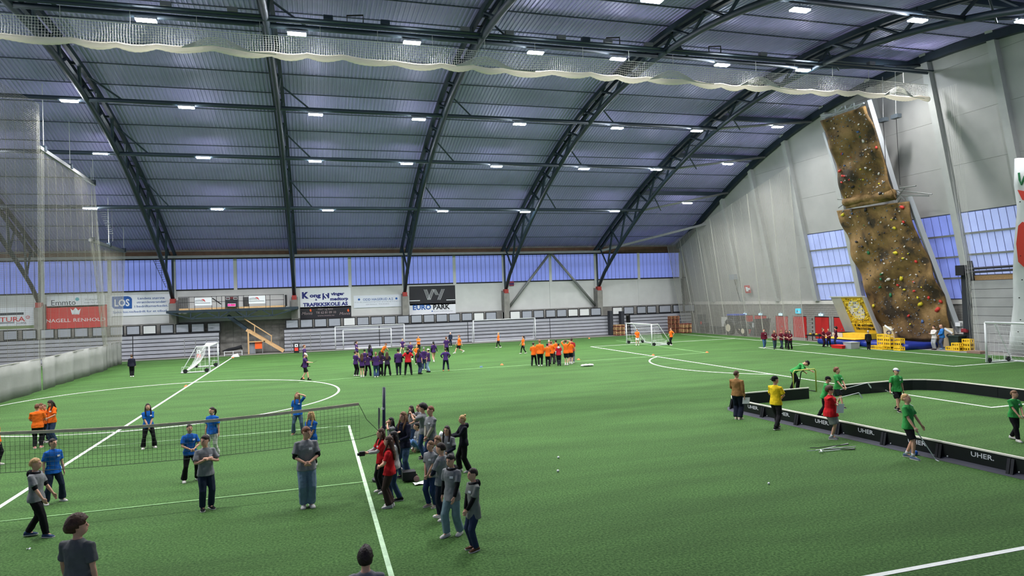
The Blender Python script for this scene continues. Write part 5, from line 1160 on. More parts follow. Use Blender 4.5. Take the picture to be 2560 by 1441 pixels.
# ================================================================ PEOPLE
folds = bpy.data.textures.new('cloth_folds', 'CLOUDS'); folds.noise_scale = 0.16; folds.noise_depth = 2
SKIN = (206, 158, 132)
def ik(S, T, a, b, hint):
    d = T - S; L = min(d.length, (a + b) * .995); d.normalize(); x = (a * a - b * b + L * L) / (2 * L); h = math.sqrt(max(0, a * a - x * x))
    n = hint - d * hint.dot(d); n = n.normalized() if n.length > 1e-5 else d.orthogonal().normalized()
    return S + d * x + n * h, S + d * L
ARM = {'down': ((.150, .015, .435), (.4, -1, 0)), 'low': ((.012, .125, .475), (1, -.4, -.2)), 'belly': ((.035, .135, .585), (1, -.3, -.5)), 'chest': ((.018, .125, .705), (1, -.1, -1)),
    'cross': ((-.075, .115, .675), (1, .1, -.8)), 'hips': ((.125, -.03, .565), (1, -.6, 0)), 'head': ((.055, .03, .965), (1, .1, -.3)), 'face': ((.03, .10, .895), (1, .3, -1)), 'hold': ((.025, .235, .655), (.6, -.2, -1)),
    'fwd': ((.125, .15, .50), (.4, -1, -.1)), 'back': ((.145, -.13, .46), (.4, -1, 0)), 'pocket': ((.115, .055, .475), (1, -.9, 0)), 'clap': ((.012, .22, .83), (1, .0, -1)), 'behind': ((.0, -.115, .52), (1, -.6, 0)), 'stick': ((.05, .17, .53), (1, -.4, -.3)), 'bend': ((.13, .09, .62), (.8, -1, -.2))}
STANCE = {'stand': ((.056, .012, 0), (-.056, -.012, 0)), 'close': ((.045, .0, 0), (-.045, .01, 0)), 'wide': ((.115, .0, 0), (-.115, .01, 0)), 'walk': ((.05, .135, 0), (-.05, -.13, .012)), 'walk2': ((.05, -.12, .012), (-.05, .13, 0)),
    'step': ((.05, .075, 0), (-.055, -.07, 0)), 'run': ((.05, .24, 0), (-.05, -.20, .07)), 'lunge': ((.07, .17, 0), (-.07, -.12, 0))}
def cloth(rgb): return M('cloth_%d_%d_%d' % tuple(rgb), rgb, 0.85, var=0.10, scale=9, bump=0.25, bscale=16, spec=0.2)
def hairm(rgb): return M('hair_%d_%d_%d' % tuple(rgb), rgb, 0.55, var=0.3, scale=26, bump=0.7, bscale=34, spec=0.3)
def skinm(rgb): return M('skin_%d_%d_%d' % tuple(rgb), rgb, 0.6, var=0.05, scale=14, spec=0.3)
def person(label, x, y, head=None, face=0, top=(128, 128, 128), bottom=(20, 20, 24), shoe=(210, 208, 204), hair=('short', (60, 42, 32)), arms=('down', 'down'), st='stand', sleeve='short', under=None, legs='long',
           lean=0.0, hyaw=0.0, hpitch=0.0, tagc=False, hood=None, cap=None, build=1.0, H=None, fem=False, skin=SKIN, hem=.465, pelvis=None, feet=None, far=None, glasses=False, group=None, side=0.0, boots=False):
    P = flo(x, y); dist = math.hypot(P.x, P.y); hyaw = -hyaw   # given: positive = towards its own left
    if H is None:
        d = ray(x, head); H = CAM_H + d.z * dist / math.hypot(d.x, d.y); H = min(1.97, max(1.42, H))
    elif head is not None:   # placed by the top of the head
        P = flo(x, head, H * .995); P.z = 0; dist = math.hypot(P.x, P.y)
    tc = Vector((-P.x, -P.y, 0)).normalized(); rt = Vector((-tc.y, tc.x, 0))
    a = math.radians(face); dr = tc * math.cos(a) + rt * math.sin(a)
    far = (dist > 36) if far is None else far
    root = thing('person', label, 'person', (P.x, P.y, 0), group); root.rotation_euler = (0, 0, math.atan2(-dr.x, dr.y))
    ORG[root.name] = Vector((0, 0, 0))
    vox = 0.027 if far else 0.0155
    F = feet or STANCE[st]; V = Vector
    # pelvis height from the leg reach
    mx = max(math.hypot(abs(F[0][0]) - .048, F[0][1]), math.hypot(abs(F[1][0]) - .048, F[1][1])) if feet is None or pelvis is None else 0
    hz = pelvis if pelvis is not None else min(.502, .045 + math.sqrt(max(.03, .474 ** 2 - mx ** 2)))
    dz = hz - .502; cl, sl = math.cos(math.radians(lean)), math.sin(math.radians(lean)); cs, ss = math.cos(math.radians(side)), math.sin(math.radians(side))
    def T(p):   # upper body: leans about the hips
        p = V(p); z = p.z - .52; y_ = p.y * cl + z * sl; z = z * cl - p.y * sl; x_ = p.x * cs + z * ss; z = z * cs - p.x * ss
        return V((x_, y_, .52 + z + dz)) * H
    cy, sy = math.cos(math.radians(hyaw)), math.sin(math.radians(hyaw)); cp, sp = math.cos(math.radians(hpitch)), math.sin(math.radians(hpitch))
    def Th(p):  # head: pitch (down positive) and yaw (to its right positive) about the neck
        p = V(p); p.x *= 1.07; p.y *= 1.07; z = (p.z - .868) * 1.06; y_ = p.y * cp + z * sp; z = z * cp - p.y * sp; x_ = p.x * cy + y_ * sy; y_ = y_ * cy - p.x * sy
        return T((x_, y_, .868 + z))
    B = build; sh = (.098 if fem else .106) * (0.6 + 0.4 * B)
    def ell(f, z, w, d, yo=0.0, n=14): return [f((w * math.cos(2 * math.pi * i / n), yo + d * math.sin(2 * math.pi * i / n), z)) for i in range(n)]
    def limb(mb, pts, rs, n=8): mb.tube([p for p in pts], [r * H for r in rs], n)
    w1 = 1.06 if fem else 1.0; SLV = .036 * B
    TORSO = [(.455, .070 * B, .050 * B, 0), (.50, .088 * B * w1, .062 * B, -.004), (.55, .084 * B * w1, .060 * B, -.002), (.62, .074 * B, .053 * B, .002), (.70, .086 * B, .060 * B, .004), (.765, .094 * B, .060 * B, .002), (.800, .082, .048, -.002), (.826, .048, .040, -.006), (.845, .032, .034, -.004), (.868, .030, .033, .002)]
    HEAD = [(.862, .028, .032, .002), (.876, .032, .042, .014), (.893, .037, .051, .014), (.918, .0415, .056, .010), (.948, .0435, .058, .003), (.974, .038, .050, -.001), (.991, .023, .030, -.003), (.999, .007, .009, -.004)]
    body = MB()
    body.rings([ell(T, *q) for q in TORSO]); body.rings([ell(Th, *q) for q in HEAD])
    if not far:
        body.tube([Th((0, .060, .942)), Th((0, .070, .926)), Th((0, .066, .917))], [.006 * H, .0085 * H, .006 * H], 6)
        for s in (-1, 1): e = Th((s * .0435, -.002, .926)); body.ball(e, (.008 * H, .013 * H, .018 * H), 6, 5)
    # arms
    jo = {}
    for s, k in ((1, 0), (-1, 1)):
        spec = arms[k]; tgt, hint = ARM[spec] if isinstance(spec, str) else spec
        S = T((s * (sh - .004), -.004, .797)); W_ = V((s * tgt[0], tgt[1], tgt[2] + dz)) * H
        if (isinstance(spec, str)) and (lean or side): W_ = T((s * tgt[0], tgt[1], tgt[2]))
        E, W = ik(S, W_, .168 * H, .150 * H, V((s * hint[0], hint[1], hint[2])))
        limb(body, [S + (S - E) * .03, S.lerp(E, .1), S.lerp(E, .5), E, E.lerp(W, .35), W], [.018, .024 * B, .0255 * B, .0215, .0225, .0150])
        d = (W - E).normalized(); inn = V((-s, 0, -.2)); nrm = (inn - d * inn.dot(d)); nrm = nrm.normalized() if nrm.length > .1 else d.orthogonal().normalized(); wd = d.cross(nrm).normalized()
        if wd.dot(V((0, 1, 0.5))) < 0: wd = -wd
        if far:
            body.rings([[W + d * t_ * H + (wd * a_ * math.cos(q_) + nrm * b_ * math.sin(q_)) * H for q_ in np.linspace(0, 6.283, 8, False)] for t_, a_, b_ in ((-.005, .014, .012), (.025, .022, .012), (.06, .02, .011), (.09, .010, .007))])
        else:
            body.rings([[W + d * t_ * H + (wd * a_ * math.cos(q_) + nrm * b_ * math.sin(q_)) * H for q_ in np.linspace(0, 6.283, 8, False)] for t_, a_, b_ in ((-.005, .015, .012), (.02, .021, .0115), (.045, .023, .0105), (.056, .022, .008))])
            for o_, L in ((-.017, .030), (-.006, .040), (.006, .043), (.017, .037)):
                k0 = W + (d * .05 + wd * o_) * H; k1 = k0 + (d * L * .55 + nrm * .006) * H; k2 = k1 + (d * L * .45 + nrm * .016) * H
                body.tube([k0, k1, k2], [.0058 * H, .0054 * H, .0046 * H], 6)
            k0 = W + (d * .014 + wd * .017) * H; k1 = k0 + (d * .022 + wd * .016 + nrm * .006) * H; body.tube([k0, k1, k1 + (d * .02 + nrm * .006) * H], [.0075 * H, .0062 * H, .005 * H], 6)
        jo['hand' + 'RL'[k]] = W + d * .05 * H; jo['S%d' % k], jo['E%d' % k], jo['W%d' % k] = S, E, W
    # legs
    for s, k in ((1, 0), (-1, 1)):
        Hp = V((s * .048 * B, 0, .502 + dz)) * H; fx, fy, lift = F[k]; A_ = V((fx, fy, .045 + lift)) * H
        K, A_ = ik(Hp, A_, .242 * H, .236 * H, V((s * .12, 1, 0.15)))
        limb(body, [Hp + V((0, 0, .02)) * H, Hp.lerp(K, .4), K, K.lerp(A_, .3), A_], [.050 * B, .046 * B, .031, .0325, .0205])
        body.ball(A_ + V((0, .02, -.015)) * H, (.02 * H, .05 * H, .022 * H), 8, 6)
        jo['H%d' % k], jo['K%d' % k], jo['A%d' % k] = Hp, K, A_
    def finish(mb, name, mat, fold=0.0, sm=3, vx=None):
        me = bpy.data.meshes.new(name); me.from_pydata(mb.v, [], mb.f); me.materials.append(mat); o = bpy.data.objects.new(name, me); COL.objects.link(o); o.parent = root; ORG[o.name] = V((0, 0, 0))
        r = o.modifiers.new('skin_over', 'REMESH'); r.mode = 'VOXEL'; r.voxel_size = vx or vox; r.use_smooth_shade = True
        q = o.modifiers.new('soften', 'SMOOTH'); q.factor = .5; q.iterations = sm
        if fold and not far:
            d_ = o.modifiers.new('folds', 'DISPLACE'); d_.texture = folds; d_.strength = fold; d_.mid_level = .5; d_.texture_coords = 'OBJECT' if False else 'LOCAL'
        return o
    def plain(mb, name, mat, parent=None, smooth=True):
        me = bpy.data.meshes.new(name); me.from_pydata([tuple(v) for v in mb.v], [], mb.f); me.materials.append(mat)
        if smooth: me.shade_smooth()
        o = bpy.data.objects.new(name, me); COL.objects.link(o); o.parent = parent or root; ORG[o.name] = V((0, 0, 0)); return o
    finish(body, 'body', skinm(skin), 0, 2)
    # shirt
    mb = MB(); g = .004 if far else 0
    SH = [(hem, .114 * B + g, .095 * B + g, .004), (.53, .110 * B * w1, .084 * B, 0), (.60, .095 * B, .070 * B, .002), (.67, .097 * B, .071 * B, .005), (.74, .105 * B, .073 * B, .005), (.782, .109 * B, .068 * B, 0), (.812, .092, .057, -.003), (.832, .056, .047, -.005), (.842, .046, .042, -.005)]
    mb.rings([ell(T, *q) for q in SH])
    for k in (0, 1):
        S, E, W = jo['S%d' % k], jo['E%d' % k], jo['W%d' % k]; i_ = S + (V((0, 0, .80 + dz)) * H - S) * .25
        if sleeve == 'short': limb(mb, [i_, S, S.lerp(E, .4), S.lerp(E, .78)], [.034, .037 * B, .038 * B, .043 * B])
        elif sleeve == 'long': limb(mb, [i_, S, S.lerp(E, .5), E, E.lerp(W, .5), E.lerp(W, .97)], [.034, .040 * B, .038 * B, .034, .031, .027])
        elif sleeve == 'half': limb(mb, [i_, S, S.lerp(E, .5), E, E.lerp(W, .3)], [.034, .040 * B, .039 * B, .037, .034])
    finish(mb, 'shirt' if hood is None or under else 'jacket', cloth(top), .034)
    if under:
        for k in (0, 1):
            S, E, W = jo['S%d' % k], jo['E%d' % k], jo['W%d' % k]; u = MB(); lim = under[1] if len(under) > 1 else .97
            pts_ = [S.lerp(E, .5), S.lerp(E, .8), E] + ([E.lerp(W, lim * .5), E.lerp(W, lim)] if lim > .05 else [])
            limb(u, pts_, [.032, .033, .031] + ([.029, .024] if lim > .05 else [])); finish(u, 'undershirt_sleeve', cloth(under[0]), .008)
    if hood:
        u = MB(); u.tube([T((.058 * math.cos(a_), -.006 + .05 * math.sin(a_), .832 - .014 * math.sin(a_))) for a_ in np.linspace(0, 6.283, 14, False)], .016 * H, 8, True); u.ball(T((0, -.066, .815)), (.052 * H, .034 * H, .05 * H), 10, 7); plain(u, 'hood', cloth(hood))
    # trousers
    mb = MB()
    mb.rings([ell(lambda p: V((p[0], p[1], p[2] + dz)) * H, *q) for q in [(.452, .082 * B, .062 * B, 0), (.49, .098 * B * w1, .070 * B, -.004), (.53, .095 * B * w1, .067 * B, -.003)]] + [ell(T, .585, .086 * B, .062 * B, 0)])
    for k in (0, 1):
        Hp, K, A_ = jo['H%d' % k], jo['K%d' % k], jo['A%d' % k]
        if legs == 'short': limb(mb, [Hp, Hp.lerp(K, .45), Hp.lerp(K, .86)], [.058 * B, .058 * B, .058 * B])
        elif legs == 'mini': limb(mb, [Hp, Hp.lerp(K, .3), Hp.lerp(K, .45)], [.056 * B, .055 * B, .054 * B])
        else:
            e = {'long': .042, 'flare': .056, 'slim': .031, 'wide': .054}[legs]; kn = {'long': .047, 'flare': .043, 'slim': .039, 'wide': .054}[legs]
            limb(mb, [Hp, Hp.lerp(K, .45), K, K.lerp(A_, .5), K.lerp(A_, .99)], [.060 * B, .057 * B, kn, (kn + e) / 2 if legs != 'slim' else .035, e])
    finish(mb, 'shorts' if legs in ('short', 'mini') else 'trousers', cloth(bottom), .026)
    # shoes
    for k in (0, 1):
        A_ = jo['A%d' % k]; up = V((0, 0, 1)); s = (1, -1)[k]; fd = V((s * .18, 1, -.0)).normalized()
        if F[k][2] > .03: fd = V((s * .1, 1, -.5)).normalized(); up = V((0, .45, 1)).normalized()
        if pelvis is not None and pelvis < .3: fd = V((s * .2, .75, .55)).normalized(); up = V((0, -.5, .8)).normalized()
        sd = fd.cross(up).normalized(); u = MB(); R = []; lo = -.043 * H
        for t_, w_, h_ in ((-.050, .012, .020), (-.042, .022, .050), (-.01, .025, .062 if not boots else .085), (.03, .028, .045), (.07, .031, .032), (.098, .024, .024), (.110, .010, .014)):
            c = A_ + fd * t_ * H + up * lo; ring_ = []
            for q_ in np.linspace(0, 6.283, 10, False):
                yy = math.sin(q_); ring_.append(c + sd * w_ * H * math.cos(q_) * (1.0 if yy < .3 else .85) + up * max(.0, (.5 + .5 * yy)) * h_ * H)
            R.append(ring_)
        u.rings(R); so = plain(u, 'boot' if boots else 'shoe', cloth(shoe))
        if not far:
            u = MB(); ol = []
            for t_, w_ in ((-.052, .012), (-.043, .024), (-.01, .027), (.03, .030), (.07, .033), (.1, .026), (.113, .010)): ol.append((t_, w_))
            pts_ = [A_ + fd * t_ * H + sd * w_ * H + up * (lo - .001) for t_, w_ in ol] + [A_ + fd * t_ * H - sd * w_ * H + up * (lo - .001) for t_, w_ in reversed(ol)]
            u.poly(pts_, up * .011 * H); plain(u, 'sole', cloth((196, 194, 188)), so, False)
        if legs in ('short', 'mini'):
            u = MB(); u.tube([A_ + V((0, 0, .0)), A_.lerp(jo['K%d' % k], .22)], [.0235 * H, .0265 * H], 10); plain(u, 'sock', cloth((200, 200, 198) if sum(shoe) > 300 else (24, 24, 28)))
    # hair and headwear
    hs, hc = hair; hm_ = hairm(hc)
    if hs != 'bald':
        u = MB(); R = []; n = 16; m_ = 11; top_f = 1.0; rr = random.Random(int(x * 7 + y))
        vol = {'short': 1.11, 'long': 1.10, 'tied': 1.06, 'pony': 1.07, 'curly': 1.28, 'afro': 1.48, 'bun': 1.07, 'mop': 1.30, 'fringe': 1.16}[hs]
        for i in range(m_):
            th = math.pi * (.03 + .94 * i / (m_ - 1)); ring_ = []
            for j in range(n):
                ph = 2 * math.pi * j / n; dx, dy, dzz = math.sin(th) * math.cos(ph), math.sin(th) * math.sin(ph), math.cos(th)
                low = {'short': -.15, 'fringe': -.2, 'curly': -.3, 'afro': -.25, 'mop': -.35}.get(hs, -.45)
                k_ = vol
                hl = (.50 if hs not in ('mop', 'fringe') else .34)
                if dy > .25 and dzz < hl + (.0 if abs(dx) < .55 else -.35): k_ = .80
                elif dy > -.1 and dzz < low + .25 and hs in ('short', 'fringe', 'curly', 'mop', 'afro'): k_ = .82
                elif dzz < low - .35: k_ = .80
                if k_ > 1 and hs in ('curly', 'afro', 'mop'): k_ *= 1 + rr.uniform(-.06, .07)
                elif k_ > 1: k_ *= 1 + rr.uniform(-.012, .02)
                ring_.append(Th((.0435 * dx * k_, -.002 + .0585 * dy * k_, .936 + .0645 * dzz * (k_ if dzz > 0 else min(k_, 1.05)))))
            R.append(ring_)
        u.rings(R)
        if hs in ('long', 'pony', 'bun'):
            if hs == 'long':
                Q = [(.955, .040, .028, -.030), (.92, .050, .034, -.030), (.88, .054, .034, -.034), (.84, .060, .028, -.046), (.79, .062, .022, -.066), (.74, .055, .018, -.076), (.69, .040, .012, -.078), (.665, .02, .008, -.076)]
                u.rings([ell(Th if z > .86 else T, z, w, d_, yo) for z, w, d_, yo in Q])
                for s in (-1, 1): u.tube([Th((s * .043, .012, .955)), Th((s * .050, .010, .90)), T((s * .058, .030, .85)), T((s * .055, .062, .79)), T((s * .050, .068, .73))], [.012 * H, .015 * H, .017 * H, .014 * H, .006 * H], 7)
            elif hs == 'pony': u.tube([Th((0, -.055, .955)), Th((0, -.085, .94)), Th((0, -.095, .89)), T((0, -.090, .82)), T((0, -.085, .76))], [.014 * H, .019 * H, .02 * H, .016 * H, .006 * H], 8)
            else: u.ball(Th((0, -.055, .985)), (.024 * H, .024 * H, .022 * H), 8, 6)
        plain(u, 'hair', hm_)
    if cap:
        u = MB(); R = []
        for i in range(6):
            th = math.pi * .5 * (.06 + .94 * i / 5); R.append([Th((.049 * math.sin(th) * math.cos(p_), -.002 + .064 * math.sin(th) * math.sin(p_), .955 + .055 * math.cos(th))) for p_ in np.linspace(0, 6.283, 14, False)])
        u.rings(R); co = plain(u, 'cap', cloth(cap[0])); u = MB(); bs = cap[2] if len(cap) > 2 else 1
        q = [Th((.044 * math.cos(a_), bs * (.045 + .05 * math.sin(a_)), .952 - .008 * math.sin(a_))) for a_ in np.linspace(0, math.pi, 9)]; u.poly(q, (Th((0, 0, 1)) - Th((0, 0, .99))) * .5); plain(u, 'brim', cloth(cap[1] if len(cap) > 1 else cap[0]), co)
    if not far and abs((face + hyaw * -1 + 180) % 360 - 180) < 118:
        for s in (-1, 1):
            u = MB(); u.ball(Th((s * .0175, .0595, .936)), (.0062 * H, .0035 * H, .0036 * H), 8, 5); plain(u, 'eye', M('eye_dark', (44, 34, 30), 0.3))
            u = MB(); u.bar(Th((s * .009, .0625, .9455)), Th((s * .027, .0545, .9455)), .004 * H, .003 * H); plain(u, 'eyebrow', hairm(hc if sum(hc) < 330 else (120, 92, 66)))
        u = MB(); u.bar(Th((-.013, .0615, .8985)), Th((.013, .0615, .8985)), .006 * H, .0035 * H); plain(u, 'mouth', M('lips', (166, 96, 88), 0.5))
        if glasses:
            u = MB()
            for s in (-1, 1): u.tube([Th((s * .0185 + .0125 * math.cos(a_), .066, .936 + .009 * math.sin(a_))) for a_ in np.linspace(0, 6.283, 10, False)], .0014 * H, 4, True)
            u.bar(Th((-.006, .067, .937)), Th((.006, .067, .937)), .0025 * H); plain(u, 'glasses', m_black)
    if tagc:
        u = MB(); c = (-.048, .0, .738); y0 = .005 + .073 * B + .006
        u.hexa([T((c[0] - .021, y0 - .012, c[2] - .012)), T((c[0] + .021, y0, c[2] - .012)), T((c[0] + .021, y0 + .006, c[2] - .012)), T((c[0] - .021, y0 - .006, c[2] - .012)), T((c[0] - .021, y0 - .014, c[2] + .014)), T((c[0] + .021, y0 - .002, c[2] + .014)), T((c[0] + .021, y0 + .004, c[2] + .014)), T((c[0] - .021, y0 - .008, c[2] + .014))])
        plain(u, 'name_tag', m_sw, None, False)
    RM = Matrix.Rotation(root.rotation_euler.z, 3, 'Z')
    jo = {k: RM @ v + V((P.x, P.y, 0)) for k, v in jo.items()}; jo['dir'] = dr; jo['right'] = V((dr.y, -dr.x, 0)); jo['H'] = H
    return jo
# ---------------------------------------------------------------- who stands where
ORA, BLU, GRY, PUR, GRN, RED, MAR = (226, 104, 26), (22, 90, 172), (124, 126, 128), (60, 36, 88), (56, 146, 72), (192, 30, 36), (86, 20, 36)
NAV, BLK, JEA, LJE, DJE, WHI = (24, 28, 46), (18, 18, 22), (46, 64, 92), (118, 140, 158), (32, 42, 60), (206, 204, 198)
BR, DB, BK, BL, LB, RD, GW = (72, 48, 34), (42, 29, 24), (24, 21, 20), (186, 150, 100), (118, 86, 58), (108, 66, 44), (170, 166, 160)
G1, G2, G3, G4, G5, G6, G7 = 'blue volleyball players', 'grey team', 'orange helpers at the left', 'purple spectators', 'orange crowd', 'maroon group', 'green floorball players'
p = person
# orange helpers, left
p('person in orange shirt with back turned standing left of the halfway line', 95, 1121, 1011, 172, ORA, BLK, (216, 150, 140), ('short', RD), ('belly', 'belly'), 'stand', group=G3, build=1.08)
p('person in orange shirt half hidden behind the one with back turned', 102, 1108, 1009, 60, ORA, BLK, WHI, ('tied', RD), ('belly', 'belly'), group=G3, fem=True, hpitch=15)
p('shortest orange helper whose face shows between two others', 113.5, 1103, 1013, -20, ORA, BLK, BLK, ('tied', LB), ('belly', 'belly'), group=G3, fem=True, hpitch=18)
p('long-haired person in orange shirt and jeans looking down at her hands', 132, 1106, 1000, -55, ORA, JEA, WHI, ('long', DB), ('belly', 'belly'), group=G3, fem=True, tagc=True, hpitch=28, legs='flare')
p('person in orange shirt cut off by the left edge of the view', -9, 1163, 1040, 100, ORA, BLK, WHI, ('short', BR), group=G3)
# blue team
p('blue-shirted person in dark flared jeans beside the blond boy at the left', 135, 1257, 1098, 22, BLU, DJE, WHI, ('tied', DB), ('down', 'down'), 'wide', fem=True, tagc=True, legs='flare', hyaw=15, group=G1)
p('blue-shirted person with long dark hair standing right of the halfway line', 372, 1121, 1010, 8, BLU, BLK, WHI, ('long', DB), ('low', 'low'), 'wide', fem=True, tagc=True, legs='flare', group=G1)
p('blue-shirted person in black flared trousers left of the boy clasping hands', 477, 1203, 1062, 15, BLU, BLK, WHI, ('tied', DB), ('belly', 'belly'), 'wide', fem=True, tagc=True, legs='flare', group=G1)
p('blue-shirted person in white trousers behind the net', 533, 1141, 1019, -30, BLU, WHI, BLK, ('pony', DB), ('down', 'down'), 'step', fem=True, tagc=True, legs='flare', hyaw=-15, group=G1)
p('blue-shirted person in jeans holding a hand to her head by the circle', 746, 1086, 982, -10, BLU, (70, 92, 112), (132, 96, 72), ('long', LB), ('down', 'head'), 'wide', fem=True, tagc=True, legs='flare', group=G1)
p('blue-shirted person with long blond hair behind the tall grey-shirted boy', 781, 1164, 1029, -35, BLU, BLK, WHI, ('long', BL), ('low', 'low'), 'stand', fem=True, tagc=True, group=G1, hyaw=-20)
# grey team on the court
p('blond boy in grey shirt over black hoodie walking at the left edge', 92, 1343, 1147, 62, GRY, BLK, (50, 66, 96), ('short', BL), ('fwd', 'fwd'), 'walk', under=(BLK, .1), hood=BLK, group=G2, hyaw=10, build=1.05)
p('dark-haired boy in grey shirt clasping his hands at his chest', 517, 1274, 1090, 12, GRY, DJE, BLK, ('fringe', DB), ('chest', 'chest'), 'stand', tagc=True, hyaw=-45, group=G2)
p('tall boy in grey shirt and pale jeans walking under the net', 769, 1267, 1068, 5, GRY, (106, 128, 146), WHI, ('short', RD), ('belly', 'belly'), 'close', under=(BLK, .12), tagc=True, hyaw=35, hpitch=12, group=G2, hood=None, build=1.08, legs='wide')
j15 = p('boy in dark grey shirt with wavy brown hair cut off at the bottom left', 193, 1650, 1298, 140, (92, 94, 94), BLK, WHI, ('afro', BR), ('down', (((.20, .10, .46)), (.4, -1, 0))), 'step', H=1.90, hyaw=-50, group=G2, far=False, build=1.1)
p('person in navy baseball cap seen from behind at the bottom edge', 913, 1700, 1374, 175, (120, 122, 124), BLK, WHI, ('curly', DB), H=1.78, cap=((22, 34, 52),), group=G2, far=False)
# cluster by the post
jr1 = p('person in red shirt over black and white sleeves aiming a camera', 957, 1231, 1073, -72, RED, BLK, WHI, ('long', BR), ('hold', 'hold'), 'stand', under=((170, 168, 166), .9), fem=True, tagc=True, legs='flare')
p('long-haired person in red shirt and brown trousers nearest the white line', 977, 1268, 1092, -100, RED, (58, 44, 40), WHI, ('long', BR), ('belly', 'belly'), 'close', fem=True, legs='flare')
p('black-haired person in pale top half hidden behind the two red shirts', 989, 1250, 1080, -95, (176, 176, 174), JEA, BLK, ('long', BK), ('belly', 'belly'), 'step', fem=True, sleeve='long', group=G2)
p('long-haired person in navy hoodie and jeans behind the red shirts', 1013, 1194, 1031, -42, NAV, (60, 82, 110), NAV, ('long', LB), ('chest', 'belly'), 'stand', sleeve='long', hood=NAV, fem=True, legs='flare')
p('dark-haired person in grey shirt raising both hands to her face', 981, 1166, 1045, -62, GRY, JEA, WHI, ('long', BK), ('face', 'face'), fem=True, group=G2)
p('dark-haired person in grey shirt peeking out behind the navy hoodie', 1031, 1121, 1037, -50, GRY, JEA, WHI, ('long', DB), ('belly', 'belly'), fem=True, group=G2)
p('red-haired person in grey shirt behind the clapping boy', 1049, 1118, 1040, -35, GRY, JEA, WHI, ('tied', RD), ('belly', 'belly'), fem=True, tagc=True, group=G2)
p('boy with curly black hair in grey shirt clapping his hands', 1061, 1147, 1012, -98, GRY, (40, 60, 96), BLK, ('afro', BK), ('clap', 'clap'), 'stand', group=G2, hyaw=20)
p('red-haired boy in grey shirt with beige sleeves next to the clapping boy', 1081, 1168, 1017, -52, GRY, (40, 58, 90), BLK, ('short', RD), ('low', 'low'), 'close', under=((168, 162, 146), .95), tagc=True, group=G2)
p('person in grey shirt and pale jeans sitting on the turf in the group', 1050, 1129, None, -75, GRY, (88, 124, 172), (60, 80, 130), ('tied', BK), (((.05, .20, .20), (1, -.2, -.3)), ((.05, .18, .20), (1, -.2, -.3))), H=1.66, pelvis=.075, feet=((.06, .36, .0), (-.07, .30, .0)), lean=6, fem=True, under=((188, 188, 186), .95), tagc=True, group=G2)
p('smiling person with glasses in grey shirt over navy sleeves', 1122, 1216, 1066, -22, GRY, JEA, WHI, ('long', DB), ('belly', 'belly'), fem=True, under=(NAV,), tagc=True, glasses=True, group=G2)
p('person in grey shirt and jeans with folded hands beside the paper sheets', 1081, 1267, 1104, -42, GRY, (36, 54, 88), (150, 140, 130), ('tied', LB), ('low', 'low'), 'stand', fem=True, tagc=True, build=1.06, group=G2)
p('curly brown-haired boy in grey shirt between two teammates', 1098, 1243, 1093, -35, GRY, DJE, WHI, ('curly', LB), ('belly', 'belly'), group=G2)
p('boy in grey shirt over navy sleeves turned away in the row', 1108, 1300, 1109, -118, GRY, (28, 32, 46), WHI, ('short', DB), ('belly', 'belly'), 'step', under=(NAV, .9), group=G2)
p('dark-haired boy in grey shirt over black hoodie and pale jeans', 1134, 1338, 1137, -35, GRY, (112, 136, 142), WHI, ('fringe', BK), ('down', 'fwd'), 'step', under=(BLK,), hood=BLK, tagc=True, hpitch=10, legs='wide', group=G2, hem=.44)
p('boy in long grey shirt and brown boots nearest the camera in the row', 1188, 1375, 1173, -62, (112, 116, 110), (40, 52, 76), (84, 58, 42), ('short', DB), ('low', 'low'), 'close', under=(BLK,), hood=BLK, tagc=True, hem=.40, boots=True, group=G2)
jmeg = p('blond person in black hoodie holding a white megaphone behind the row', 1162, 1180, 1039, -75, (22, 24, 34), BLK, WHI, ('bun', BL), ('hold', 'hold'), 'step', sleeve='long', hood=(22, 24, 34), fem=True, legs='wide', hpitch=10)
# far side
p('person in dark navy jacket walking beside the left net', 330, 943, 887, 178, (28, 28, 44), BLK, WHI, ('short', BR), ('down', 'down'), 'close', sleeve='long')
jt = p('man in purple shirt, black shorts and white cap looking at a tablet', 763, 951, 884, 80, PUR, BLK, BLK, ('short', BR), ('hold', 'hold'), 'walk', legs='short', cap=(WHI,), hpitch=25)
p('person in purple shirt partly hidden behind the man with the tablet', 762, 918, 863, 70, PUR, BLK, BLK, ('short', RD), ('fwd', 'down'), 'walk2', group=G4)
p('purple spectator in black trousers at the left end of the row', 890, 941, 878, 130, PUR, BLK, WHI, ('short', DB), ('belly', 'belly'), 'stand', group=G4)
p('purple spectator in black shorts with bare legs', 906, 944, 884, 180, PUR, BLK, WHI, ('long', BR), ('belly', 'belly'), 'close', legs='mini', fem=True, group=G4)
p('purple spectator with black hair behind the one in shorts', 913, 932, 873, 175, PUR, BLK, WHI, ('short', BK), group=G4)
p('purple spectator with ponytail leaning on one leg', 920, 941, 883, 165, (58, 36, 80), BLK, BLK, ('pony', DB), ('belly', 'belly'), 'wide', fem=True, legs='flare', group=G4)
p('purple spectator with pale plaited hair and blue jeans', 941, 944, 881, 178, PUR, (46, 66, 96), WHI, ('pony', LB), ('belly', 'belly'), 'stand', fem=True, legs='flare', build=1.1, group=G4)
p('purple spectator with long dark hair right of the plaited one', 952, 940, 878, 178, (58, 36, 78), BLK, BLK, ('long', DB), ('belly', 'belly'), 'stand', fem=True, legs='flare', group=G4)
p('long-haired spectator in blackish top standing with legs apart', 969, 940, 880, 180, (44, 36, 58), BLK, BLK, ('long', BR), ('belly', 'belly'), 'wide', fem=True, legs='flare', group=G4)
p('purple spectator in a black cap with dark sleeves', 997, 938, 873, 180, PUR, (30, 36, 48), BLK, ('short', DB), ('down', 'down'), 'stand', under=(NAV,), cap=(BLK,), build=1.12, group=G4)
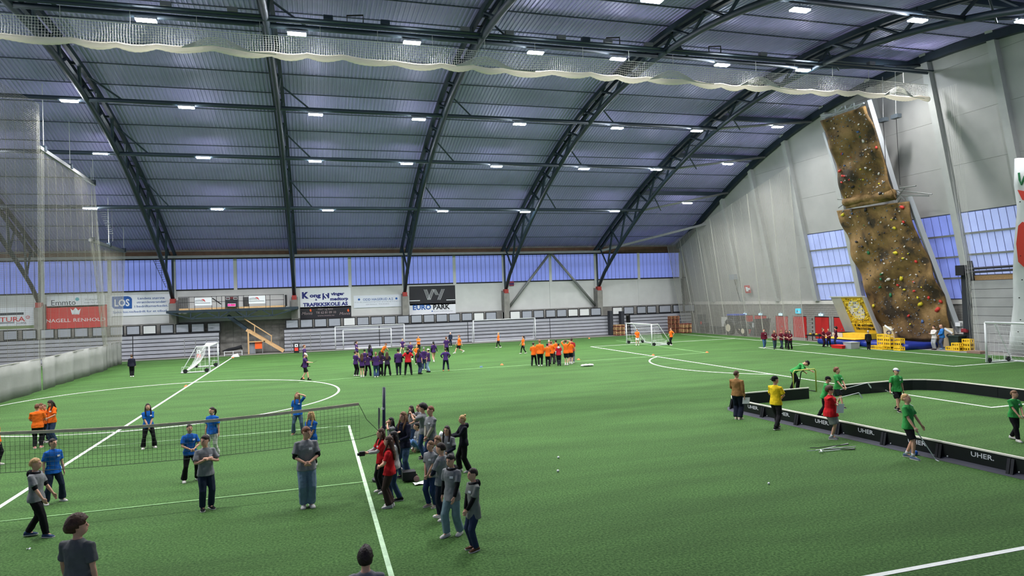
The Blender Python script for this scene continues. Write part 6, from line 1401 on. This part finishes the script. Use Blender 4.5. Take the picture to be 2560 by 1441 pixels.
p('spectator in red top with black sleeves in the purple row', 1021, 938, 870, 178, (176, 28, 36), BLK, BLK, ('short', DB), ('bend', 'bend'), 'wide', under=(BLK,), hood=BLK, group=G4, build=1.08)
p('purple spectator in jeans turned to the right', 1049, 936, 873, 140, PUR, (50, 62, 88), BLK, ('long', DB), ('down', 'down'), 'close', build=1.08, group=G4)
p('purple spectator in grey cap half hidden in the row', 1061, 926, 869, 165, PUR, (48, 62, 90), WHI, ('short', GW), cap=((120, 122, 124),), group=G4)
p('purple spectator in white and black cap and light jeans', 1072, 931, 873, -120, (62, 36, 84), (126, 152, 176), BLK, ('short', DB), ('belly', 'down'), 'step', cap=(WHI, BLK), group=G4)
p('purple spectator with hands on hips at the right end of the row', 1115, 928, 871, 178, (64, 42, 100), (22, 28, 50), (180, 130, 90), ('short', DB), ('hips', 'hips'), 'wide', under=(NAV,), group=G4, build=1.06)
# players at the far side
p('purple player with arms bent near the goal frames', 892, 902, 853, 100, PUR, BLK, WHI, ('pony', DB), ('bend', 'belly'), 'walk', legs='mini', fem=True)
p('purple player with long black hair and black sleeves walking', 926, 915, 862, 150, PUR, BLK, BLK, ('long', BK), ('down', 'fwd'), 'walk', under=(BLK,), fem=True)
p('orange player bending forward near the purple row', 956, 906, None, 60, ORA, BLK, WHI, ('short', RD), ('belly', (((.22, .20, .62)), (1, -.2, -.4))), 'step', H=1.66, lean=32)
p('purple player in shorts running before the wide goal', 1007, 883, 846, -30, PUR, PUR, WHI, ('tied', BL), ('belly', 'bend'), 'run', legs='mini', fem=True)
p('purple player running behind the red-topped spectator', 1027, 900, 853, 30, PUR, BLK, WHI, ('tied', BR), ('bend', 'belly'), 'run', legs='mini', fem=True)
p('orange player with folded arms before the seats', 1047, 880, 840, 0, ORA, BLK, BLK, ('short', DB), ('cross', 'cross'), 'stand')
p('fair-haired orange player in black trousers amid purple ones', 1043, 911, 863, -20, ORA, BLK, WHI, ('short', BL), ('belly', 'belly'), 'close')
p('purple player with bare legs and black sleeves walking away', 1085, 906, 854, -160, PUR, (180, 140, 116), WHI, ('pony', BK), ('back', 'down'), 'walk', under=(BLK,), legs='mini', fem=True)
p('purple player in black trousers beside the orange runner', 1117, 892, 843, 160, PUR, BLK, BLK, ('short', RD), ('belly', 'down'), 'stand')
p('person in dark navy tracksuit standing against the seats', 1127, 867, 831, -20, (24, 34, 52), (20, 28, 44), WHI, ('short', GW), ('pocket', 'pocket'), 'stand', sleeve='long')
p('orange player in black shorts running to the left', 1149, 884, 836, -75, ORA, BLK, WHI, ('short', RD), ('fwd', 'back'), 'run', legs='short')
p('orange player walking left of the second wide goal', 1247, 870, 832, -80, ORA, BLK, WHI, ('tied', BL), ('fwd', 'down'), 'walk', legs='slim')
p('orange player with dark ponytail walking toward the purple side', 1309, 885, 840, -70, ORA, BLK, WHI, ('pony', DB), ('fwd', 'down'), 'walk', legs='slim', fem=True)
# orange crowd
p('orange spectator at the left end of the orange crowd', 1335, 915, 856, 170, ORA, BLK, BLK, ('short', DB), ('belly', 'belly'), 'lunge', group=G5)
p('tallest orange spectator second from the left of the crowd', 1351, 916, 850, 178, ORA, BLK, WHI, ('short', LB), ('down', 'down'), 'stand', build=1.12, group=G5, sleeve='long')
p('orange spectator in the middle with long shirt', 1370, 916, 859, 175, ORA, BLK, BLK, ('short', BK), ('belly', 'belly'), 'stand', group=G5, hem=.42)
p('orange spectator in grey trousers behind the middle one', 1380, 911, 854, 150, ORA, (62, 60, 64), BLK, ('short', RD), ('chest', 'belly'), 'step', legs='wide', group=G5)
p('orange spectator with black trousers at the back of the crowd', 1391, 907, 850, -160, ORA, BLK, BLK, ('short', BK), ('hips', 'hips'), 'stand', group=G5)
p('spectator in red vest with a white hood in the orange crowd', 1398, 915, 859, 178, (176, 26, 48), (32, 36, 42), BLK, ('short', BK), ('down', 'down'), 'close', under=((196, 194, 200),), hood=WHI, group=G5)
p('grey-haired person in pale red top facing out of the orange crowd', 1374, 903, 851, 10, (176, 90, 96), BLK, WHI, ('short', GW), group=G5)
p('orange spectator in shorts with elbows raised', 1416, 914, 850, 160, ORA, (24, 30, 48), WHI, ('short', BR), ('head', 'head'), 'close', legs='short', group=G5)
p('orange spectator in shorts right of the one with raised elbows', 1427, 911, 851, 165, ORA, (20, 24, 44), WHI, ('short', BR), ('belly', 'down'), 'close', legs='short', group=G5)
p('spectator in dark red top and grey trousers at the right end', 1431, 908, 846, 170, (150, 40, 44), (96, 106, 112), WHI, ('short', DB), group=G5)
p('orange goalkeeper in white shorts inside the small goal', 1594, 864, 823, -10, ORA, WHI, WHI, ('short', DB), ('belly', 'down'), 'step', legs='short')
p('orange player with one hand on hip right of the small goal', 1679, 864, 820, -60, ORA, BLK, WHI, ('short', BR), ('belly', 'hips'), 'close', legs='slim')
# maroon groups
p('maroon-jacketed person in blue jeans at the left of the maroon group', 1911, 871, 823, 15, MAR, (54, 84, 118), WHI, ('short', BR), ('down', 'down'), 'walk', sleeve='long', tagc=True, group=G6)
p('long-haired blond person in maroon second in the group', 1937, 873, 826, 10, MAR, (40, 58, 66), BLK, ('long', LB), ('belly', 'down'), 'walk', fem=True, tagc=True, group=G6)
p('blond person in maroon looking down in the middle of the group', 1954, 873, 826, 40, MAR, (36, 46, 66), BLK, ('curly', LB), ('belly', 'bend'), 'walk', fem=True, tagc=True, hpitch=20, group=G6)
p('maroon person half hidden behind the black-haired one', 1967, 872, 826, 20, MAR, BLK, BLK, ('long', DB), ('belly', 'belly'), fem=True, group=G6)
p('black-haired person in maroon and black flared trousers', 1976, 874, 827, -20, MAR, BLK, BLK, ('long', BK), ('belly', 'belly'), 'step', fem=True, legs='flare', tagc=True, group=G6)
p('maroon person at the left of the three by the blue mat', 2059, 868, 822, 60, MAR, (40, 24, 34), BLK, ('tied', RD), ('belly', 'belly'), 'stand', tagc=True, group=G6)
p('red-haired maroon person in the middle of the three by the mat', 2073, 867, 822, -30, MAR, BLK, BLK, ('tied', RD), ('belly', 'belly'), 'step', fem=True, group=G6)
p('maroon person with dark curly hair right of the three by the mat', 2091, 867, 818, -90, (70, 22, 40), (28, 36, 58), BLK, ('afro', BK), ('bend', 'belly'), 'stand', group=G6)
p('white-haired person in black coat standing beside the yellow crates', 2172, 875, 827, 175, BLK, BLK, BLK, ('short', GW), ('down', 'down'), 'close', sleeve='long', hem=.40)
p('man in white jacket and harness with folded arms by the mats', 2337, 875, 815, -40, (204, 198, 192), (150, 154, 158), BLK, ('short', DB), ('cross', 'cross'), 'close', sleeve='long')
p('bald man in blue sweater looking down beside the crates', 2357, 874, 812, -75, (44, 116, 186), (74, 92, 128), (120, 160, 190), ('bald', GW), ('belly', 'belly'), 'close', sleeve='long', hpitch=25, build=1.08)
# floorball
jtan = p('man in tan jacket and navy trousers holding papers outside the rink', 1845, 1049, 928, 158, (138, 102, 62), (22, 28, 46), (186, 172, 152), ('short', BR), ('down', 'belly'), 'close', sleeve='long', hem=.49, hyaw=-15, build=1.1, legs='wide')
p('man in yellow shirt and black cap watching the rink', 1942, 1073, 942, 150, (222, 190, 30), (30, 28, 32), BLK, ('short', DB), ('belly', 'belly'), 'walk2', cap=(BLK, BLK, -1), build=1.06, hyaw=-25)
p('green-shirted player in black cap bending over the goal frame', 1985, 978, None, 95, GRN, BLK, WHI, ('short', DB), (((.10, .30, .50), (1, -.3, -.2)), ((.06, .46, .53), (1, -.3, -.3))), 'step', H=1.80, lean=52, cap=(BLK,), hpitch=25, group=G7)
jg2 = p('green-shirted player in black cap leaning forward behind the referee', 2062, 1043, 940, 92, GRN, BLK, BLK, ('short', DB), ('stick', 'stick'), 'lunge', lean=14, cap=(BLK,), under=(BLK, 0.0), group=G7, hyaw=5)
jref = p('heavy red-shirted referee in grey shorts with paper beside the rink', 2079, 1098, 967, 88, (186, 24, 32), (118, 122, 116), (110, 112, 116), ('mop', BR), ('cross', 'cross'), 'close', legs='short', build=1.5, hem=.44)
jg3 = p('red-haired green-shirted player holding a stick with both hands', 2097, 1018, 919, 52, GRN, (22, 26, 30), BLK, ('curly', RD), ('stick', 'stick'), 'lunge', legs='short', tagc=True, hyaw=25, hpitch=-12, group=G7)
jg4 = p('green-shirted player in white and blue cap inside the rink', 2244, 1028, 922, 30, GRN, BLK, BLK, ('short', BR), (((.19, .05, .46), (.6, -1, 0)), 'down'), 'walk', legs='short', cap=((212, 212, 214), (40, 60, 110)), tagc=True, hyaw=20, build=1.06, group=G7)
jg5 = p('blond green-shirted boy looking up at the near rink boards', 2274, 1146, 987, 66, GRN, BLK, (84, 100, 124), ('short', BL), ('fwd', 'fwd'), 'step', legs='short', hyaw=0, hpitch=-18, group=G7)
jg6 = p('green-shirted player leaning at the right edge of the view', 2537, 1101, 978, 42, GRN, BLK, WHI, ('short', LB), ('stick', 'stick'), 'walk', tagc=True, hyaw=25, group=G7, side=-4)
# things in their hands
U3 = Vector((0, 0, 1))
def along(j, f, r, u): return j['dir'] * f + j['right'] * r + U3 * u
def swing(label, j, k, end_px, plane_y=None, grip=0.12, dark=False):
    h = j['hand' + k]; e = flo(end_px[0], end_px[1], end_px[2] if len(end_px) > 2 else 0.03)
    d = (e - h); L = min(1.0, d.length); d.normalize(); b = h + d * L; a = h - d * grip; bd = Vector((d.y, -d.x, 0)); bd = bd if bd.dot(CR) > 0 else -bd
    return stick(label, a, b, bd + d * .2, dark, 'sticks held by players')
h = jg3['handR']; d = (CR * 1.0 + U3 * .28 + CF * -.1).normalized(); stick('white floorball stick raised by the red-haired player', h - d * .15, h + d * .95, (d.cross(CF)).normalized() * -1 + d * .3, group='sticks held by players')
h = jg2['handR']; d = (CR * 1.0 + U3 * .24 + CF * .05).normalized(); stick('white floorball stick raised behind the red-shirted referee', h - d * .1, h + d * 1.05, (d.cross(CF)).normalized() * -1 + d * .3, group='sticks held by players')
swing('white floorball stick held low by the player in the white cap', jg4, 'R', (2300, 1026), grip=.2); swing('white floorball stick touching the turf before the blond boy', jg5, 'R', (2338, 1148, .04), grip=.05); swing('white floorball stick of the player at the right edge', jg6, 'L', (2600, 1075, .2), grip=.15)
def hand_paper(label, j, k, w, h_, off=(0, 0, 0), name='paper_sheet'):
    c = j['hand' + k] + Vector(off); u = CR.copy(); u.z = 0; u.normalize(); n = u.cross(U3); up = (U3 + u * .12).normalized()
    o = MB().slab(c - u * w / 2 - up * h_ * .8, u * w, up * h_, n * .006).build(name, M('paper')); return tag(o, label, 'paper')
hand_paper('white paper sheets held by the man in the tan jacket', jtan, 'R', .27, .24, CR * .06); hand_paper('white paper sheet tucked in the referee\'s folded arms', jref, 'R', .24, .30, CR * -.06 - CF * .30 - U3 * .05)
c = (jr1['handR'] + jr1['handL']) / 2 + jr1['dir'] * .05; t = thing('camera_device', 'small black camera held out by the person in red', 'camera', c); MB().box((c.x - .08, c.y - .05, c.z - .05), (c.x + .06, c.y + .05, c.z + .06)).build('body', m_black, t); MB().cyl(c + jr1['dir'] * .02, c + jr1['dir'] * .13, .038, 10).build('lens', m_black, t)
c = (jmeg['handR'] + jmeg['handL']) / 2 + jmeg['dir'] * .04; t = thing('megaphone', 'white megaphone held by the blond person in black hoodie', 'megaphone', c); MB().cyl(c + jmeg['dir'] * .02 + U3 * .02, c + jmeg['dir'] * .2 + U3 * .10, .035, 12, .09).build('horn', m_sw, t, True); MB().cyl(c - jmeg['dir'] * .03 + U3 * .0, c + jmeg['dir'] * .03 + U3 * .03, .06, 12).build('rear_cap', m_sw, t); MB().bar(c, c - U3 * .12, .03).build('grip', m_black, t)
c = (jt['handR'] + jt['handL']) / 2 + jt['dir'] * .06; o = MB().slab(c - jt['right'] * .1, jt['right'] * .2, jt['dir'] * .25 + U3 * .1, Vector((0, 0, .012))).build('tablet', m_black); tag(o, 'dark tablet held by the man in the white cap', 'tablet')
